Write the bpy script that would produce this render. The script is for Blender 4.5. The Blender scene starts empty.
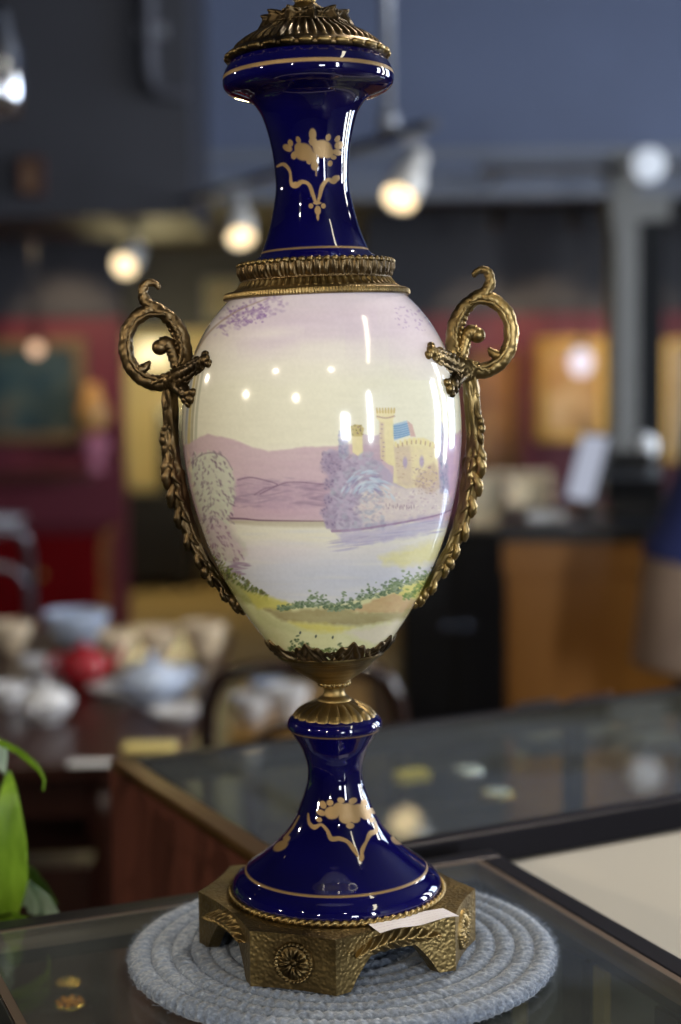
import bpy, bmesh, math, random
import numpy as np
from mathutils import Matrix, Vector
random.seed(7); RNG = np.random.default_rng(11)
PI = math.pi
scene = bpy.context.scene
COL = scene.collection
sin, cos, R_ = math.sin, math.cos, math.radians

# ------------------------------------------------------------------ camera
FPX, PCX, PCY = 1540.0, 340.5, 512.0
CAM = np.array([0.0, 0.0, 1.38])
PITCH, ROLL = R_(4.9), R_(-0.7)
def _rx(a): c, s = cos(a), sin(a); return np.array([[1, 0, 0], [0, c, -s], [0, s, c]])
def _rz(a): c, s = cos(a), sin(a); return np.array([[c, -s, 0], [s, c, 0], [0, 0, 1]])
CM = _rx(PI/2 - PITCH) @ _rz(ROLL)
def ray(px, py): return CM @ np.array([(px-PCX)/FPX, -(py-PCY)/FPX, -1.0])
def on_z(px, py, z):
    d = ray(px, py); t = (z-CAM[2])/d[2]; return CAM + t*d
def on_y(px, py, y):
    d = ray(px, py); t = (y-CAM[1])/d[1]; return CAM + t*d
cd = bpy.data.cameras.new('camera'); cam = bpy.data.objects.new('camera', cd); COL.objects.link(cam)
mw = Matrix([list(CM[i]) + [CAM[i]] for i in range(3)] + [[0, 0, 0, 1]])
cam.matrix_world = mw
cd.sensor_fit = 'VERTICAL'; cd.sensor_height = 36.0; cd.lens = FPX/1024*36.0
cd.clip_start = 0.05; cd.clip_end = 60
cd.dof.use_dof = True; cd.dof.focus_distance = 0.945; cd.dof.aperture_fstop = 3.4; cd.dof.aperture_blades = 0
scene.camera = cam
scene.view_settings.view_transform = 'Standard'; scene.view_settings.look = 'None'
scene.view_settings.gamma = 1.0; scene.view_settings.use_curve_mapping = False
scene.view_settings.exposure = 0.0
scene.cycles.use_denoising = True
scene.cycles.max_bounces = 10; scene.cycles.transparent_max_bounces = 16
scene.cycles.sample_clamp_indirect = 6.0
scene.cycles.caustics_reflective = False; scene.cycles.caustics_refractive = False

# ------------------------------------------------------------------ geometry helper
class G:
    def __init__(s): s.v = []; s.f = []; s.n = 0; s.flat = set()
    def add(s, V, F, flat=False):
        V = np.asarray(V, float).reshape(-1, 3)
        k0 = len(s.f)
        s.f += [tuple(int(i)+s.n for i in q) for q in F]
        if flat: s.flat |= set(range(k0, len(s.f)))
        s.v.append(V); s.n += len(V); return s
    def box(s, x0, x1, y0, y1, z0, z1, ang=0, org=(0, 0)):
        V = np.array([[x, y, z] for z in (z0, z1) for y in (y0, y1) for x in (x0, x1)], float)
        if ang:
            c, q = cos(ang), sin(ang); X = V[:, 0].copy(); Y = V[:, 1].copy()
            V[:, 0] = c*X - q*Y; V[:, 1] = q*X + c*Y
        V[:, 0] += org[0]; V[:, 1] += org[1]
        return s.add(V, [(0, 2, 3, 1), (4, 5, 7, 6), (0, 1, 5, 4), (2, 6, 7, 3), (0, 4, 6, 2), (1, 3, 7, 5)], True)
    def obox(s, c, ax, ay, az):      # box from centre and three half-axes
        c, ax, ay, az = [np.array(q, float) for q in (c, ax, ay, az)]
        V = [c + i*ax + j*ay + k*az for k in (-1, 1) for j in (-1, 1) for i in (-1, 1)]
        return s.add(V, [(0, 2, 3, 1), (4, 5, 7, 6), (0, 1, 5, 4), (2, 6, 7, 3), (0, 4, 6, 2), (1, 3, 7, 5)], True)
    def prism(s, poly, z0, z1):
        n = len(poly); V = [(x, y, z0) for x, y in poly] + [(x, y, z1) for x, y in poly]
        F = [tuple(range(n-1, -1, -1)), tuple(range(n, 2*n))] + [(i, (i+1) % n, n+(i+1) % n, n+i) for i in range(n)]
        return s.add(V, F, True)
    def grid(s, P, cu=False, cv=False):   # P[n,m,3]; cv closes the second axis
        n, m = P.shape[:2]; F = []
        for i in range(n if cu else n-1):
            a = i*m; b = ((i+1) % n)*m
            for j in range(m if cv else m-1):
                k = (j+1) % m; F.append((a+j, b+j, b+k, a+k))
        return s.add(P.reshape(-1, 3), F)
    def lathe(s, prof, segs=64, disp=None, cx=0, cy=0, cap=True, thetas=None):
        prof = np.array(prof, float)
        th = np.linspace(0, 2*PI, segs, endpoint=False) if thetas is None else np.asarray(thetas)
        Rr = np.repeat(prof[:, :1], len(th), 1); Z = np.repeat(prof[:, 1:2], len(th), 1)
        if disp is not None:
            u = np.linspace(0, 1, len(prof))[:, None]
            Rr = Rr + disp(th[None, :], u)
        P = np.stack([cx + Rr*np.sin(th), cy - Rr*np.cos(th), Z], -1)
        n0 = s.n; s.grid(P, cv=True); m = len(th); n = len(prof)
        if cap:
            if prof[0, 0] > 1e-5: s.f.append(tuple(n0+j for j in range(m)))
            if prof[-1, 0] > 1e-5: s.f.append(tuple(n0+(n-1)*m+j for j in range(m-1, -1, -1)))
        return s
    def tube(s, pts, rad, segs=10, up=(0, 0, 1), rb=None, disp=None, cap=True, closed=False):
        P = np.array(pts, float); n = len(P)
        rad = np.full(n, rad) if np.isscalar(rad) else np.array(rad, float)
        rb = rad if rb is None else (np.full(n, rb) if np.isscalar(rb) else np.array(rb, float))
        if closed: T = np.roll(P, -1, 0) - np.roll(P, 1, 0)
        else: T = np.gradient(P, axis=0)
        T /= np.linalg.norm(T, axis=1)[:, None] + 1e-12
        u = np.array(up, float); N = np.zeros_like(P); B = np.zeros_like(P)
        prev = u - T[0]*(u @ T[0])
        if np.linalg.norm(prev) < 1e-3: prev = np.array([1., 0.3, .2]) - T[0]*(np.array([1., .3, .2]) @ T[0])
        for i in range(n):
            prev = prev - T[i]*(prev @ T[i]); prev /= np.linalg.norm(prev) + 1e-12
            N[i] = prev; B[i] = np.cross(T[i], prev)
        ph = np.linspace(0, 2*PI, segs, endpoint=False)
        d = np.ones((n, segs)) if disp is None else disp(np.linspace(0, 1, n)[:, None], ph[None, :])
        V = P[:, None, :] + N[:, None, :]*(rad[:, None]*np.cos(ph)*d)[..., None] + B[:, None, :]*(rb[:, None]*np.sin(ph)*d)[..., None]
        n0 = s.n; s.grid(V, cu=closed, cv=True)
        if cap and not closed:
            s.f.append(tuple(n0+j for j in range(segs))); s.f.append(tuple(n0+(n-1)*segs+j for j in range(segs-1, -1, -1)))
        return s
    def ball(s, c, r, n=8, m=12, sc=(1, 1, 1)):
        a = np.linspace(0.001, PI-0.001, n); th = np.linspace(0, 2*PI, m, endpoint=False)
        P = np.stack([c[0]+sc[0]*r*np.sin(a)[:, None]*np.sin(th), c[1]-sc[1]*r*np.sin(a)[:, None]*np.cos(th),
                      c[2]+sc[2]*r*np.cos(a)[:, None]*np.ones_like(th)], -1)
        return s.grid(P, cv=True)
    def xf(s, fn): s.v = [fn(np.concatenate(s.v))]; return s
    def build(s, name, mat, parent=None, smooth=True, bevel=0, loc=None, fix=True):
        V = np.concatenate(s.v) if s.v else np.zeros((0, 3))
        me = bpy.data.meshes.new(name); me.from_pydata(V.tolist(), [], s.f); me.update()
        if fix and len(s.f) < 60000:
            b = bmesh.new(); b.from_mesh(me)
            for i, fc in enumerate(b.faces): fc.smooth = smooth and (i not in s.flat)
            bmesh.ops.recalc_face_normals(b, faces=b.faces); b.to_mesh(me); b.free()
        else:
            me.polygons.foreach_set('use_smooth', [smooth]*len(me.polygons))
        o = bpy.data.objects.new(name, me); COL.objects.link(o)
        if mat: me.materials.append(mat)
        if parent: o.parent = parent
        if loc is not None: o.location = loc
        if bevel:
            md = o.modifiers.new('bevel', 'BEVEL'); md.width = bevel; md.segments = 2; md.limit_method = 'ANGLE'; md.angle_limit = R_(40)
        return o
def smoothpath(pts, n):
    pts = np.array(pts, float); k = len(pts)
    t = np.linspace(0, k-1, n); out = np.zeros((n, pts.shape[1]))
    for q, tt in enumerate(t):
        i = min(int(tt), k-2); f = tt-i
        p0 = pts[max(i-1, 0)]; p1 = pts[i]; p2 = pts[i+1]; p3 = pts[min(i+2, k-1)]
        out[q] = .5*((2*p1) + (-p0+p2)*f + (2*p0-5*p1+4*p2-p3)*f*f + (-p0+3*p1-3*p2+p3)*f**3)
    return out
def empty(name, loc=(0, 0, 0), rz=0):
    o = bpy.data.objects.new(name, None); COL.objects.link(o); o.location = loc; o.rotation_euler = (0, 0, rz)
    o.empty_display_size = .05; return o
def tag(o, label=None, cat=None, group=None, kind=None):
    if label: o['label'] = label
    if cat: o['category'] = cat
    if group: o['group'] = group
    if kind: o['kind'] = kind
    return o
def struct(o): o['kind'] = 'structure'; return o
def copy_tree(o, loc=None, rz=None, parent=None):
    c = o.copy(); COL.objects.link(c); c.parent = parent
    for ch in list(o.children): copy_tree(ch, parent=c)
    if loc is not None: c.location = loc
    if rz is not None: c.rotation_euler = (0, 0, rz)
    return c

# ------------------------------------------------------------------ materials
def lin(c):
    c = np.asarray(c, float)/255.0
    return np.where(c <= .04045, c/12.92, ((c+.055)/1.055)**2.4)
class NT:
    def __init__(s, name):
        s.m = bpy.data.materials.new(name); s.m.use_nodes = True; s.t = s.m.node_tree; s.t.nodes.clear()
        s.out = s.n('ShaderNodeOutputMaterial')
    def n(s, t, **k):
        q = s.t.nodes.new(t)
        for a, b in k.items():
            if a.startswith('i_'):
                key = a[2:]; key = int(key) if key.isdigit() else key.replace('_', ' ')
                q.inputs[key].default_value = b
            else: setattr(q, a, b)
        return q
    def l(s, a, b): s.t.links.new(a, b)
    def bsdf(s, col, rough=.5, metal=0, **k):
        b = s.n('ShaderNodeBsdfPrincipled'); b.inputs['Base Color'].default_value = (*col, 1)
        b.inputs['Roughness'].default_value = rough; b.inputs['Metallic'].default_value = metal
        for a, v in k.items(): b.inputs[a.replace('_', ' ')].default_value = v
        s.l(b.outputs[0], s.out.inputs[0]); return b
    def noise(s, scale, detail=3, coord='Object', stretch=None, rough=.5):
        tc = s.n('ShaderNodeTexCoord'); src = tc.outputs[coord]
        if stretch is not None:
            mp = s.n('ShaderNodeMapping'); mp.inputs['Scale'].default_value = stretch; s.l(src, mp.inputs[0]); src = mp.outputs[0]
        q = s.n('ShaderNodeTexNoise'); q.inputs['Scale'].default_value = scale; q.inputs['Detail'].default_value = detail
        q.inputs['Roughness'].default_value = rough
        s.l(src, q.inputs['Vector']); return q
    def ramp(s, fac, stops):
        r = s.n('ShaderNodeValToRGB'); e = r.color_ramp.elements
        while len(e) < len(stops): e.new(.5)
        for i, (p, c) in enumerate(stops): e[i].position = p; e[i].color = (*c, 1)
        s.l(fac, r.inputs[0]); return r
    def bump(s, h, b, strength=.3, dist=.001):
        q = s.n('ShaderNodeBump'); q.inputs['Strength'].default_value = strength; q.inputs['Distance'].default_value = dist
        s.l(h, q.inputs['Height']); s.l(q.outputs[0], b.inputs['Normal']); return q
def simple(name, rgb, rough=.5, metal=0, var=.12, scale=18, bump=0, bd=.001, stretch=None, **k):
    t = NT(name); c = lin(rgb); b = t.bsdf(c, rough, metal, **k)
    nz = t.noise(scale, 4, stretch=stretch)
    r = t.ramp(nz.outputs['Fac'], [(.25, c*(1-var)), (.75, np.minimum(c*(1+var), 1))])
    t.l(r.outputs[0], b.inputs['Base Color'])
    if bump: t.bump(nz.outputs['Fac'], b, bump, bd)
    return t.m
def wood(name, rgb, rough=.35, stretch=(6, 6, .7), var=.35):
    t = NT(name); c = lin(rgb); b = t.bsdf(c, rough)
    nz = t.noise(6, 6, stretch=stretch, rough=.65)
    r = t.ramp(nz.outputs['Fac'], [(.2, c*(1-var)), (.5, c), (.8, np.minimum(c*(1+var), 1))])
    t.l(r.outputs[0], b.inputs['Base Color']); t.bump(nz.outputs['Fac'], b, .08, .002)
    return t.m
def emis(name, rgb, strength):
    t = NT(name); e = t.n('ShaderNodeEmission'); e.inputs[0].default_value = (*lin(rgb), 1); e.inputs[1].default_value = strength
    t.l(e.outputs[0], t.out.inputs[0]); return t.m
def glass(name, tint=(.93, .97, .95), rough=0.0, ior=1.5, dust=0):
    t = NT(name); tr = t.n('ShaderNodeBsdfTransparent'); tr.inputs[0].default_value = (*tint, 1)
    gl = t.n('ShaderNodeBsdfGlossy'); gl.inputs['Roughness'].default_value = rough
    fr = t.n('ShaderNodeFresnel'); geo = t.n('ShaderNodeNewGeometry'); mr = t.n('ShaderNodeMapRange')
    mr.inputs['To Min'].default_value = ior; mr.inputs['To Max'].default_value = 1/ior
    t.l(geo.outputs['Backfacing'], mr.inputs['Value']); t.l(mr.outputs[0], fr.inputs[0])   # a thin unrefracted pane: same reflection on both faces
    mx = t.n('ShaderNodeMixShader'); t.l(fr.outputs[0], mx.inputs[0]); t.l(tr.outputs[0], mx.inputs[1]); t.l(gl.outputs[0], mx.inputs[2])
    last = mx
    if dust:
        df = t.n('ShaderNodeBsdfDiffuse'); df.inputs[0].default_value = (.78, .80, .74, 1); m2 = t.n('ShaderNodeMixShader')
        nz = t.noise(26, 5); r = t.ramp(nz.outputs['Fac'], [(.3, (dust*.7,)*3), (.75, (dust*1.3,)*3)]); t.l(r.outputs[0], m2.inputs[0])
        t.l(mx.outputs[0], m2.inputs[1]); t.l(df.outputs[0], m2.inputs[2]); last = m2
    t.l(last.outputs[0], t.out.inputs[0]); return t.m
def brass_mat(name, rgb, rough=.34, bump=.25, hammered=False, patina=(70, 52, 28)):
    t = NT(name); c = lin(rgb); b = t.bsdf(c, rough, 1.0)
    nz = t.noise(95, 5); n2 = t.noise(22, 3)
    r = t.ramp(n2.outputs['Fac'], [(.3, lin(patina)), (.62, c)]); t.l(r.outputs[0], b.inputs['Base Color'])
    rr = t.n('ShaderNodeMapRange'); rr.inputs['To Min'].default_value = rough-.1; rr.inputs['To Max'].default_value = rough+.2
    t.l(nz.outputs['Fac'], rr.inputs['Value']); t.l(rr.outputs[0], b.inputs['Roughness'])
    if hammered:
        tc = t.n('ShaderNodeTexCoord'); vo = t.n('ShaderNodeTexVoronoi'); vo.feature = 'SMOOTH_F1'; vo.inputs['Scale'].default_value = 480
        t.l(tc.outputs['Object'], vo.inputs['Vector']); t.bump(vo.outputs['Distance'], b, .55, .0011)
    else: t.bump(nz.outputs['Fac'], b, bump, .0012)
    return t.m
SPW = [85, 85, 40, 62, 54, 22, 120]
# ------------------------------------------------------------------ painted decoration (numpy brush, stored on the surface)
class Canvas:
    def __init__(s, x0, x1, y0, y1, S, ch=3):
        s.x0, s.y0, s.S = x0, y0, S; s.W = int((x1-x0)*S); s.H = int((y1-y0)*S); s.ch = ch
        s.im = np.zeros((s.H, s.W, ch)); s.X = x0 + (np.arange(s.W)+.5)/S; s.Y = y0 + (np.arange(s.H)+.5)/S
        s.nz = {}
    def noise(s, sx, sy, seed):
        key = (sx, sy, seed)
        if key not in s.nz:
            g = np.random.default_rng(seed).random((int((s.H/s.S)/sy)+4, int((s.W/s.S)/sx)+4))
            fx = (s.X-s.x0)/sx; fy = (s.Y-s.y0)/sy; ix = fx.astype(int); iy = fy.astype(int); fx = fx-ix; fy = fy-iy
            fx = fx*fx*(3-2*fx); fy = fy*fy*(3-2*fy)
            a = g[iy][:, ix]; b = g[iy][:, ix+1]; c = g[iy+1][:, ix]; d = g[iy+1][:, ix+1]
            s.nz[key] = (a*(1-fx)+b*fx)*(1-fy[:, None]) + (c*(1-fx)+d*fx)*fy[:, None]
        return s.nz[key]
    def win(s, x0, x1, y0, y1):
        a = max(0, int((x0-s.x0)*s.S)); b = min(s.W, int((x1-s.x0)*s.S)+2); c = max(0, int((y0-s.y0)*s.S)); d = min(s.H, int((y1-s.y0)*s.S)+2)
        return (slice(c, d), slice(a, b)) if b > a and d > c else None
    def mix(s, w, m, col):
        m = m[..., None]; s.im[w] = s.im[w]*(1-m) + np.asarray(col, float)*m
    def sdpoly(s, pts, w):
        X, Y = np.meshgrid(s.X[w[1]], s.Y[w[0]]); P = np.array(pts, float); n = len(P)
        d = np.full(X.shape, 1e9); ins = np.zeros(X.shape, bool)
        for i in range(n):
            a, b = P[i], P[(i+1) % n]; e = b-a; L = e @ e + 1e-9
            t = np.clip(((X-a[0])*e[0]+(Y-a[1])*e[1])/L, 0, 1)
            d = np.minimum(d, (X-a[0]-t*e[0])**2+(Y-a[1]-t*e[1])**2)
            c = ((a[1] > Y) != (b[1] > Y)) & (X < e[0]*(Y-a[1])/((e[1]) if abs(e[1]) > 1e-9 else 1e-9)+a[0]); ins ^= c
        return np.sqrt(d)*np.where(ins, 1, -1)
    def poly(s, pts, col, soft=1.0, alpha=1.0, rough=0, tex=0, seed=1, grain=(3, 3)):
        P = np.array(pts, float); w = s.win(P[:, 0].min()-soft*2-rough, P[:, 0].max()+soft*2+rough, P[:, 1].min()-soft*2-rough, P[:, 1].max()+soft*2+rough)
        if w is None: return
        d = s.sdpoly(P, w)
        if rough: d = d + (s.noise(4, 4, seed)[w]-.5)*2*rough
        m = np.clip(d/soft*.5+.5, 0, 1)*alpha
        if tex: m = m*(1-tex*s.noise(grain[0], grain[1], seed+5)[w])
        s.mix(w, m, col)
    def dab(s, x, y, rx, ry, ang, col, alpha=1.0, soft=.35):
        r = max(rx, ry)*1.3+.5; w = s.win(x-r, x+r, y-r, y+r)
        if w is None: return
        X, Y = np.meshgrid(s.X[w[1]]-x, s.Y[w[0]]-y); c, q = cos(ang), sin(ang)
        d = np.sqrt(((c*X+q*Y)/rx)**2+((-q*X+c*Y)/ry)**2)
        s.mix(w, np.clip((1+soft-d)/(2*soft), 0, 1)*alpha, col)
    def stroke(s, pts, wd, col, alpha=1.0, soft=.5, n=24):
        P = smoothpath(pts, n); wd = np.interp(np.linspace(0, 1, n), np.linspace(0, 1, len(np.atleast_1d(wd))), np.atleast_1d(wd)) if np.ndim(wd) else np.full(n, wd)
        r = wd.max()+1; w = s.win(P[:, 0].min()-r, P[:, 0].max()+r, P[:, 1].min()-r, P[:, 1].max()+r)
        if w is None: return
        X, Y = np.meshgrid(s.X[w[1]], s.Y[w[0]]); m = np.zeros(X.shape)
        for i in range(n-1):
            a, b = P[i], P[i+1]; e = b-a; L = e @ e+1e-9; t = np.clip(((X-a[0])*e[0]+(Y-a[1])*e[1])/L, 0, 1)
            d = np.sqrt((X-a[0]-t*e[0])**2+(Y-a[1]-t*e[1])**2); ww = wd[i]*(1-t)+wd[i+1]*t
            m = np.maximum(m, np.clip((ww-d)/soft*.5+.5, 0, 1))
        s.mix(w, m*alpha, col)
    def sample(s, X, Y):
        fx = np.clip((X-s.x0)*s.S-.5, 0, s.W-1.001); fy = np.clip((Y-s.y0)*s.S-.5, 0, s.H-1.001)
        ix = fx.astype(int); iy = fy.astype(int); fx = (fx-ix)[..., None]; fy = (fy-iy)[..., None]; A = s.im
        return (A[iy, ix]*(1-fx)+A[iy, ix+1]*fx)*(1-fy)+(A[iy+1, ix]*(1-fx)+A[iy+1, ix+1]*fx)*fy

def paint_landscape():
    c = Canvas(160, 480, 270, 690, 3.0); rr = random.Random(5)
    U = lambda a, b: rr.uniform(a, b)
    Y = c.Y[:, None]*np.ones((1, c.W)); X = np.ones((c.H, 1))*c.X[None, :]
    rows = [270, 300, 345, 385, 440, 500, 530, 548, 575, 600, 640, 690]
    cols = np.array([(222, 206, 218), (224, 211, 218), (232, 224, 212), (234, 230, 202), (236, 231, 200), (230, 216, 204), (232, 227, 200), (224, 217, 209), (212, 211, 216), (216, 216, 217), (232, 230, 190), (232, 230, 190)], float)
    for k in range(3): c.im[..., k] = np.interp(Y + (c.noise(40, 14, 3)-.5)*16, rows, cols[:, k])
    # sky clouds: lilac veils under the collar
    for (x, y, rx, ry, a) in [(300, 322, 60, 13, .45), (252, 338, 34, 8, .35), (345, 316, 70, 14, .4), (400, 332, 40, 18, .4), (270, 348, 24, 8, .3), (425, 345, 26, 26, .35), (330, 335, 60, 7, .3)]:
        c.dab(x, y, rx, ry, -.08, (208, 184, 208), a, .9)
    c.dab(272, 333, 26, 5, -.1, (240, 232, 222), .6, .8); c.dab(222, 345, 18, 7, -.6, (238, 230, 214), .5, .8)
    # overhanging branch upper left
    for i in range(240):
        t = rr.random(); x = 222+62*t+U(-7, 7); y = 330-34*t**.8+U(-14, 10)+6*t
        c.dab(x, y, U(1.0, 2.5), U(.7, 1.4), U(-.8, .8), rr.choice([(164, 132, 180), (182, 154, 194), (148, 120, 170), (196, 176, 202)]), U(.3, .7), .6)
    for i in range(70):
        c.dab(U(230, 268), 318-.35*(238-230)+U(-10, 8), U(.8, 2), U(.6, 1.2), U(-1, 1), (148, 110, 176), U(.4, .8))
    c.stroke([(196, 352), (212, 330), (236, 312), (268, 298)], [1.3, .6], (168, 140, 120), .6)
    c.stroke([(188, 380), (197, 350), (210, 326)], [1.5, .8], (170, 150, 100), .55)
    for i in range(60):
        c.dab(U(396, 440), U(302, 330), U(.8, 2.0), U(.6, 1.1), U(-.5, 1.2), (170, 140, 186), U(.25, .6))
    # left trunks near the handle
    for x0, co in ((185, (120, 130, 150)), (188, (190, 160, 70)), (191, (150, 140, 100)), (195, (170, 170, 140))):
        c.stroke([(x0+10, 362), (x0+3, 400), (x0, 430), (x0-1, 470)], [1.0, 1.6], co, .6)
    # far hill
    hill = [(150, 452), (188, 444), (197, 438), (207, 434.5), (222, 437), (238, 441), (252, 447), (268, 451.5), (285, 450), (305, 447), (330, 446), (352, 444), (440, 446), (448, 438), (460, 430), (490, 428), (490, 521), (150, 521)]
    c.poly(hill, (206, 172, 182), 1.2, .95, .6, .12, 3, (12, 3))
    c.poly([(436, 440), (452, 436), (490, 430), (490, 515), (440, 515)], (206, 160, 206), 3, .6, 1, .2, 8)
    c.dab(285, 498, 45, 9, 0, (214, 178, 184), .5, .9); c.dab(270, 512, 48, 6, 0, (196, 150, 170), .5, .9)
    # inner ridge with mauve brush dashes
    c.poly([(230, 482), (244, 477), (258, 479), (272, 484), (285, 482), (300, 481), (325, 484), (330, 492), (325, 505), (300, 508), (272, 511), (250, 506), (230, 505)], (176, 140, 166), 2.5, .6, 1.5, .4, 17)
    for i in range(120):
        x = U(230, 326); top = 480+3*sin(x/12); y = U(top, top+25)
        c.dab(x, y, U(3, 9), U(.6, 1.4), U(-.25, .2), rr.choice([(154, 126, 148), (164, 136, 156), (140, 112, 136), (196, 162, 178)]), U(.2, .5), .7)
    c.stroke([(236, 480), (248, 477.5), (262, 480), (276, 485), (262, 489), (252, 495)], [.9, .5], (120, 88, 116), .6)
    c.stroke([(258, 494), (275, 486), (290, 482), (322, 484)], [.8, .5], (120, 88, 116), .6)
    # shore and lake
    c.poly([(222, 520), (330, 521), (330, 527), (290, 527.5), (250, 526), (222, 523)], (186, 174, 140), 1.5, .8)
    c.stroke([(222, 518.5), (240, 519), (258, 520.5), (300, 521), (332, 521)], [1.1, .7, .4], (110, 72, 96), .8)
    c.dab(300, 536, 60, 8, .02, (234, 226, 196), .7, .8); c.dab(262, 553, 40, 8, 0, (222, 208, 210), .5, .9)
    c.dab(330, 575, 60, 13, 0, (202, 204, 214), .7, .8); c.dab(280, 585, 44, 10, 0, (204, 207, 217), .6, .8); c.dab(385, 580, 40, 12, -.1, (208, 208, 216), .5, .8)
    for i in range(60):
        c.dab(U(235, 430), U(530, 600), U(10, 24), U(.6, 1.6), U(-.05, .05), rr.choice([(226, 216, 214), (200, 200, 216), (232, 226, 206)]), U(.1, .3), .8)
    # island: mauve mass of bushes
    isl = [(323, 527), (321, 516), (326, 506), (323, 496), (329, 490), (326, 480), (329, 474), (322, 466), (322, 455), (330, 449), (339, 451), (348, 458), (358, 452), (372, 452), (384, 465), (398, 482), (440, 480), (452, 505), (438, 514), (400, 522), (365, 528), (340, 532)]
    c.poly(isl, (182, 166, 190), 1.2, .95, 1.6, .15, 21)
    c.poly([(364, 490), (384, 484), (404, 487), (420, 478), (432, 470), (441, 480), (446, 500), (441, 512), (400, 520), (362, 524), (352, 508)], (226, 210, 196), 2.5, .95, 1.5, .2, 23)
    # castle
    yel, yl2, mau = (238, 222, 160), (240, 226, 176), (192, 164, 180)
    c.poly([(363, 433), (372, 436), (380.5, 434), (381, 462), (372, 458), (362, 456)], mau, .6, .9, .4, .3, 31)
    c.poly([(394, 441), (398, 443), (409, 438), (424, 437), (437, 444), (437, 478), (428, 486), (404, 488), (392, 482)], yel, .8, .95, .3, .15, 33)
    c.poly([(394, 446), (410, 445), (411, 488), (396, 484)], (206, 178, 160), 1.5, .6, .6, .3, 35)
    c.poly([(393.5, 424), (407.5, 420), (411, 434), (394.5, 440)], (166, 194, 214), .6, 1)
    for k in range(6): c.stroke([(394, 426+2.3*k), (401, 425+2.3*k), (410, 422.5+2.3*k)], .5, (88, 140, 190), .9)
    c.poly([(408, 420), (413, 424), (416, 436), (411, 436)], (214, 172, 160), .6, .9)
    c.poly([(380.5, 420), (394, 420), (394, 466), (388, 464), (380.5, 458)], yel, .6, 1)
    c.poly([(380.5, 421), (384.5, 421), (384.5, 461), (380.5, 458)], (210, 182, 150), 1.5, .7)
    c.poly([(377, 410), (396, 409), (395, 417), (392.5, 421.5), (382, 422), (377.5, 418)], yel, .6, 1)
    for k in range(7): c.stroke([(378+2.9*k, 408), (378.3+2.8*k, 412)], .8, (206, 176, 96), .9)
    c.stroke([(378, 416), (387, 417.5), (395.5, 415.5)], .6, (170, 130, 120), .8)
    for k in range(9): c.dab(U(381, 384), 424+4.5*k, 1.2, .5, 0, (166, 130, 150), .8)
    c.poly([(352.5, 434), (363, 434), (363, 452), (358, 456), (352.5, 452)], yel, .6, 1)
    c.poly([(350.5, 426), (356, 424), (361, 424.5), (365, 428), (362.5, 436), (352.5, 436)], (206, 186, 112), .6, 1)
    for i in range(16): c.dab(U(351, 364), U(425, 436), U(.7, 1.3), U(.5, .9), U(0, 3), rr.choice([(130, 96, 120), (150, 130, 60), (120, 116, 50)]), .8)
    for k in range(9): c.stroke([(396+4.6*k, 443-5*sin((k+.6)/9*3.1)), (396.3+4.5*k, 447-5*sin((k+.6)/9*3.1))], .9, (240, 224, 150), 1); c.stroke([(398+4.6*k, 445-5*sin((k+.6)/9*3.1)), (398.1+4.5*k, 448-5*sin((k+.6)/9*3.1))], .5, (180, 140, 110), .9)
    for (x, y) in ((404.5, 462), (421, 461)): c.dab(x, y, 2.2, 5.5, .05, (178, 158, 190), .9)
    for i in range(30): c.dab(U(396, 434), U(450, 478), U(.8, 1.6), .4, 0, (190, 150, 120), .5)
    c.poly([(412, 486), (416, 474), (426, 468), (433, 462), (437, 470), (440, 486), (430, 494)], (200, 168, 140), 2, .7, 1.5, .3, 39)
    for i in range(90): c.dab(U(411, 441), U(466, 494), U(.8, 2), U(.5, 1), U(-1, 1), rr.choice([(180, 146, 130), (214, 190, 170), (160, 130, 150)]), U(.3, .6))
    # poplars
    for (x0, x1, y0, y1) in ((338.5, 348.5, 428, 458), (437.5, 446.5, 421, 492)):
        c.poly([(x0+4, y0), (x0+7, y0+3), (x1, y0+14), (x1, y1), (x0, y1), (x0+1, y0+14)], (164, 156, 184), 1.2, .9, .8, .2, 41)
        for i in range(90): c.dab(U(x0+1, x1-1), U(y0+3, y1), U(.6, 1.4), U(1, 2.2), U(-.3, .3), rr.choice([(132, 128, 166), (150, 160, 182), (178, 168, 190)]), U(.3, .7))
    # bush mass brushwork
    for i in range(520):
        x = U(322, 382); y = U(452, 530)
        if x < 327+4*sin(y*.4) or y < 448+abs(x-352)*.12 + (10 if x > 372 else 0): continue
        g = (x-322)/60
        c.dab(x, y, U(1.4, 3.6), U(.9, 2), U(-1, .8), rr.choice([(150, 134, 162), (164, 148, 174), (138, 120, 150), (178, 170, 190), (168, 172, 184)] if g < .6 else [(168, 172, 188), (184, 188, 199), (160, 150, 174)]), U(.25, .55))
    for (x, y) in ((327, 459), (325, 467), (334, 456), (330, 472), (327, 484), (326, 500), (323, 512), (327, 523), (336, 464)):
        c.dab(x, y, 5.0, 5.5, 0, (156, 136, 164), .6, .5)
        for i in range(14): c.dab(x+U(-5, 5), y+U(-5, 5), U(.9, 1.8), U(.7, 1.3), U(0, 3), rr.choice([(132, 112, 144), (172, 152, 180), (156, 134, 158)]), .7)
    # pale weeping tree right of the bushes
    for i in range(130):
        a = U(-1.2, 1.4); r = U(4, 34); x = 366+r*sin(a)*.85; y = 492-r*cos(a)*.75+ (r*abs(a))*.25
        c.dab(x, y, U(2, 5), U(.6, 1.3), a*.8-.2, rr.choice([(196, 212, 224), (176, 196, 214), (208, 216, 222), (150, 140, 178)]), U(.35, .8))
    # cliff strokes
    for i in range(150):
        x = U(360, 444); y = U(492, 518-(x-360)*.06)
        c.dab(x, y, U(.8, 2.2), U(.5, 1.2), U(-.6, .6), rr.choice([(206, 180, 186), (236, 226, 206), (190, 160, 170), (230, 214, 206)]), U(.3, .6))
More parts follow.
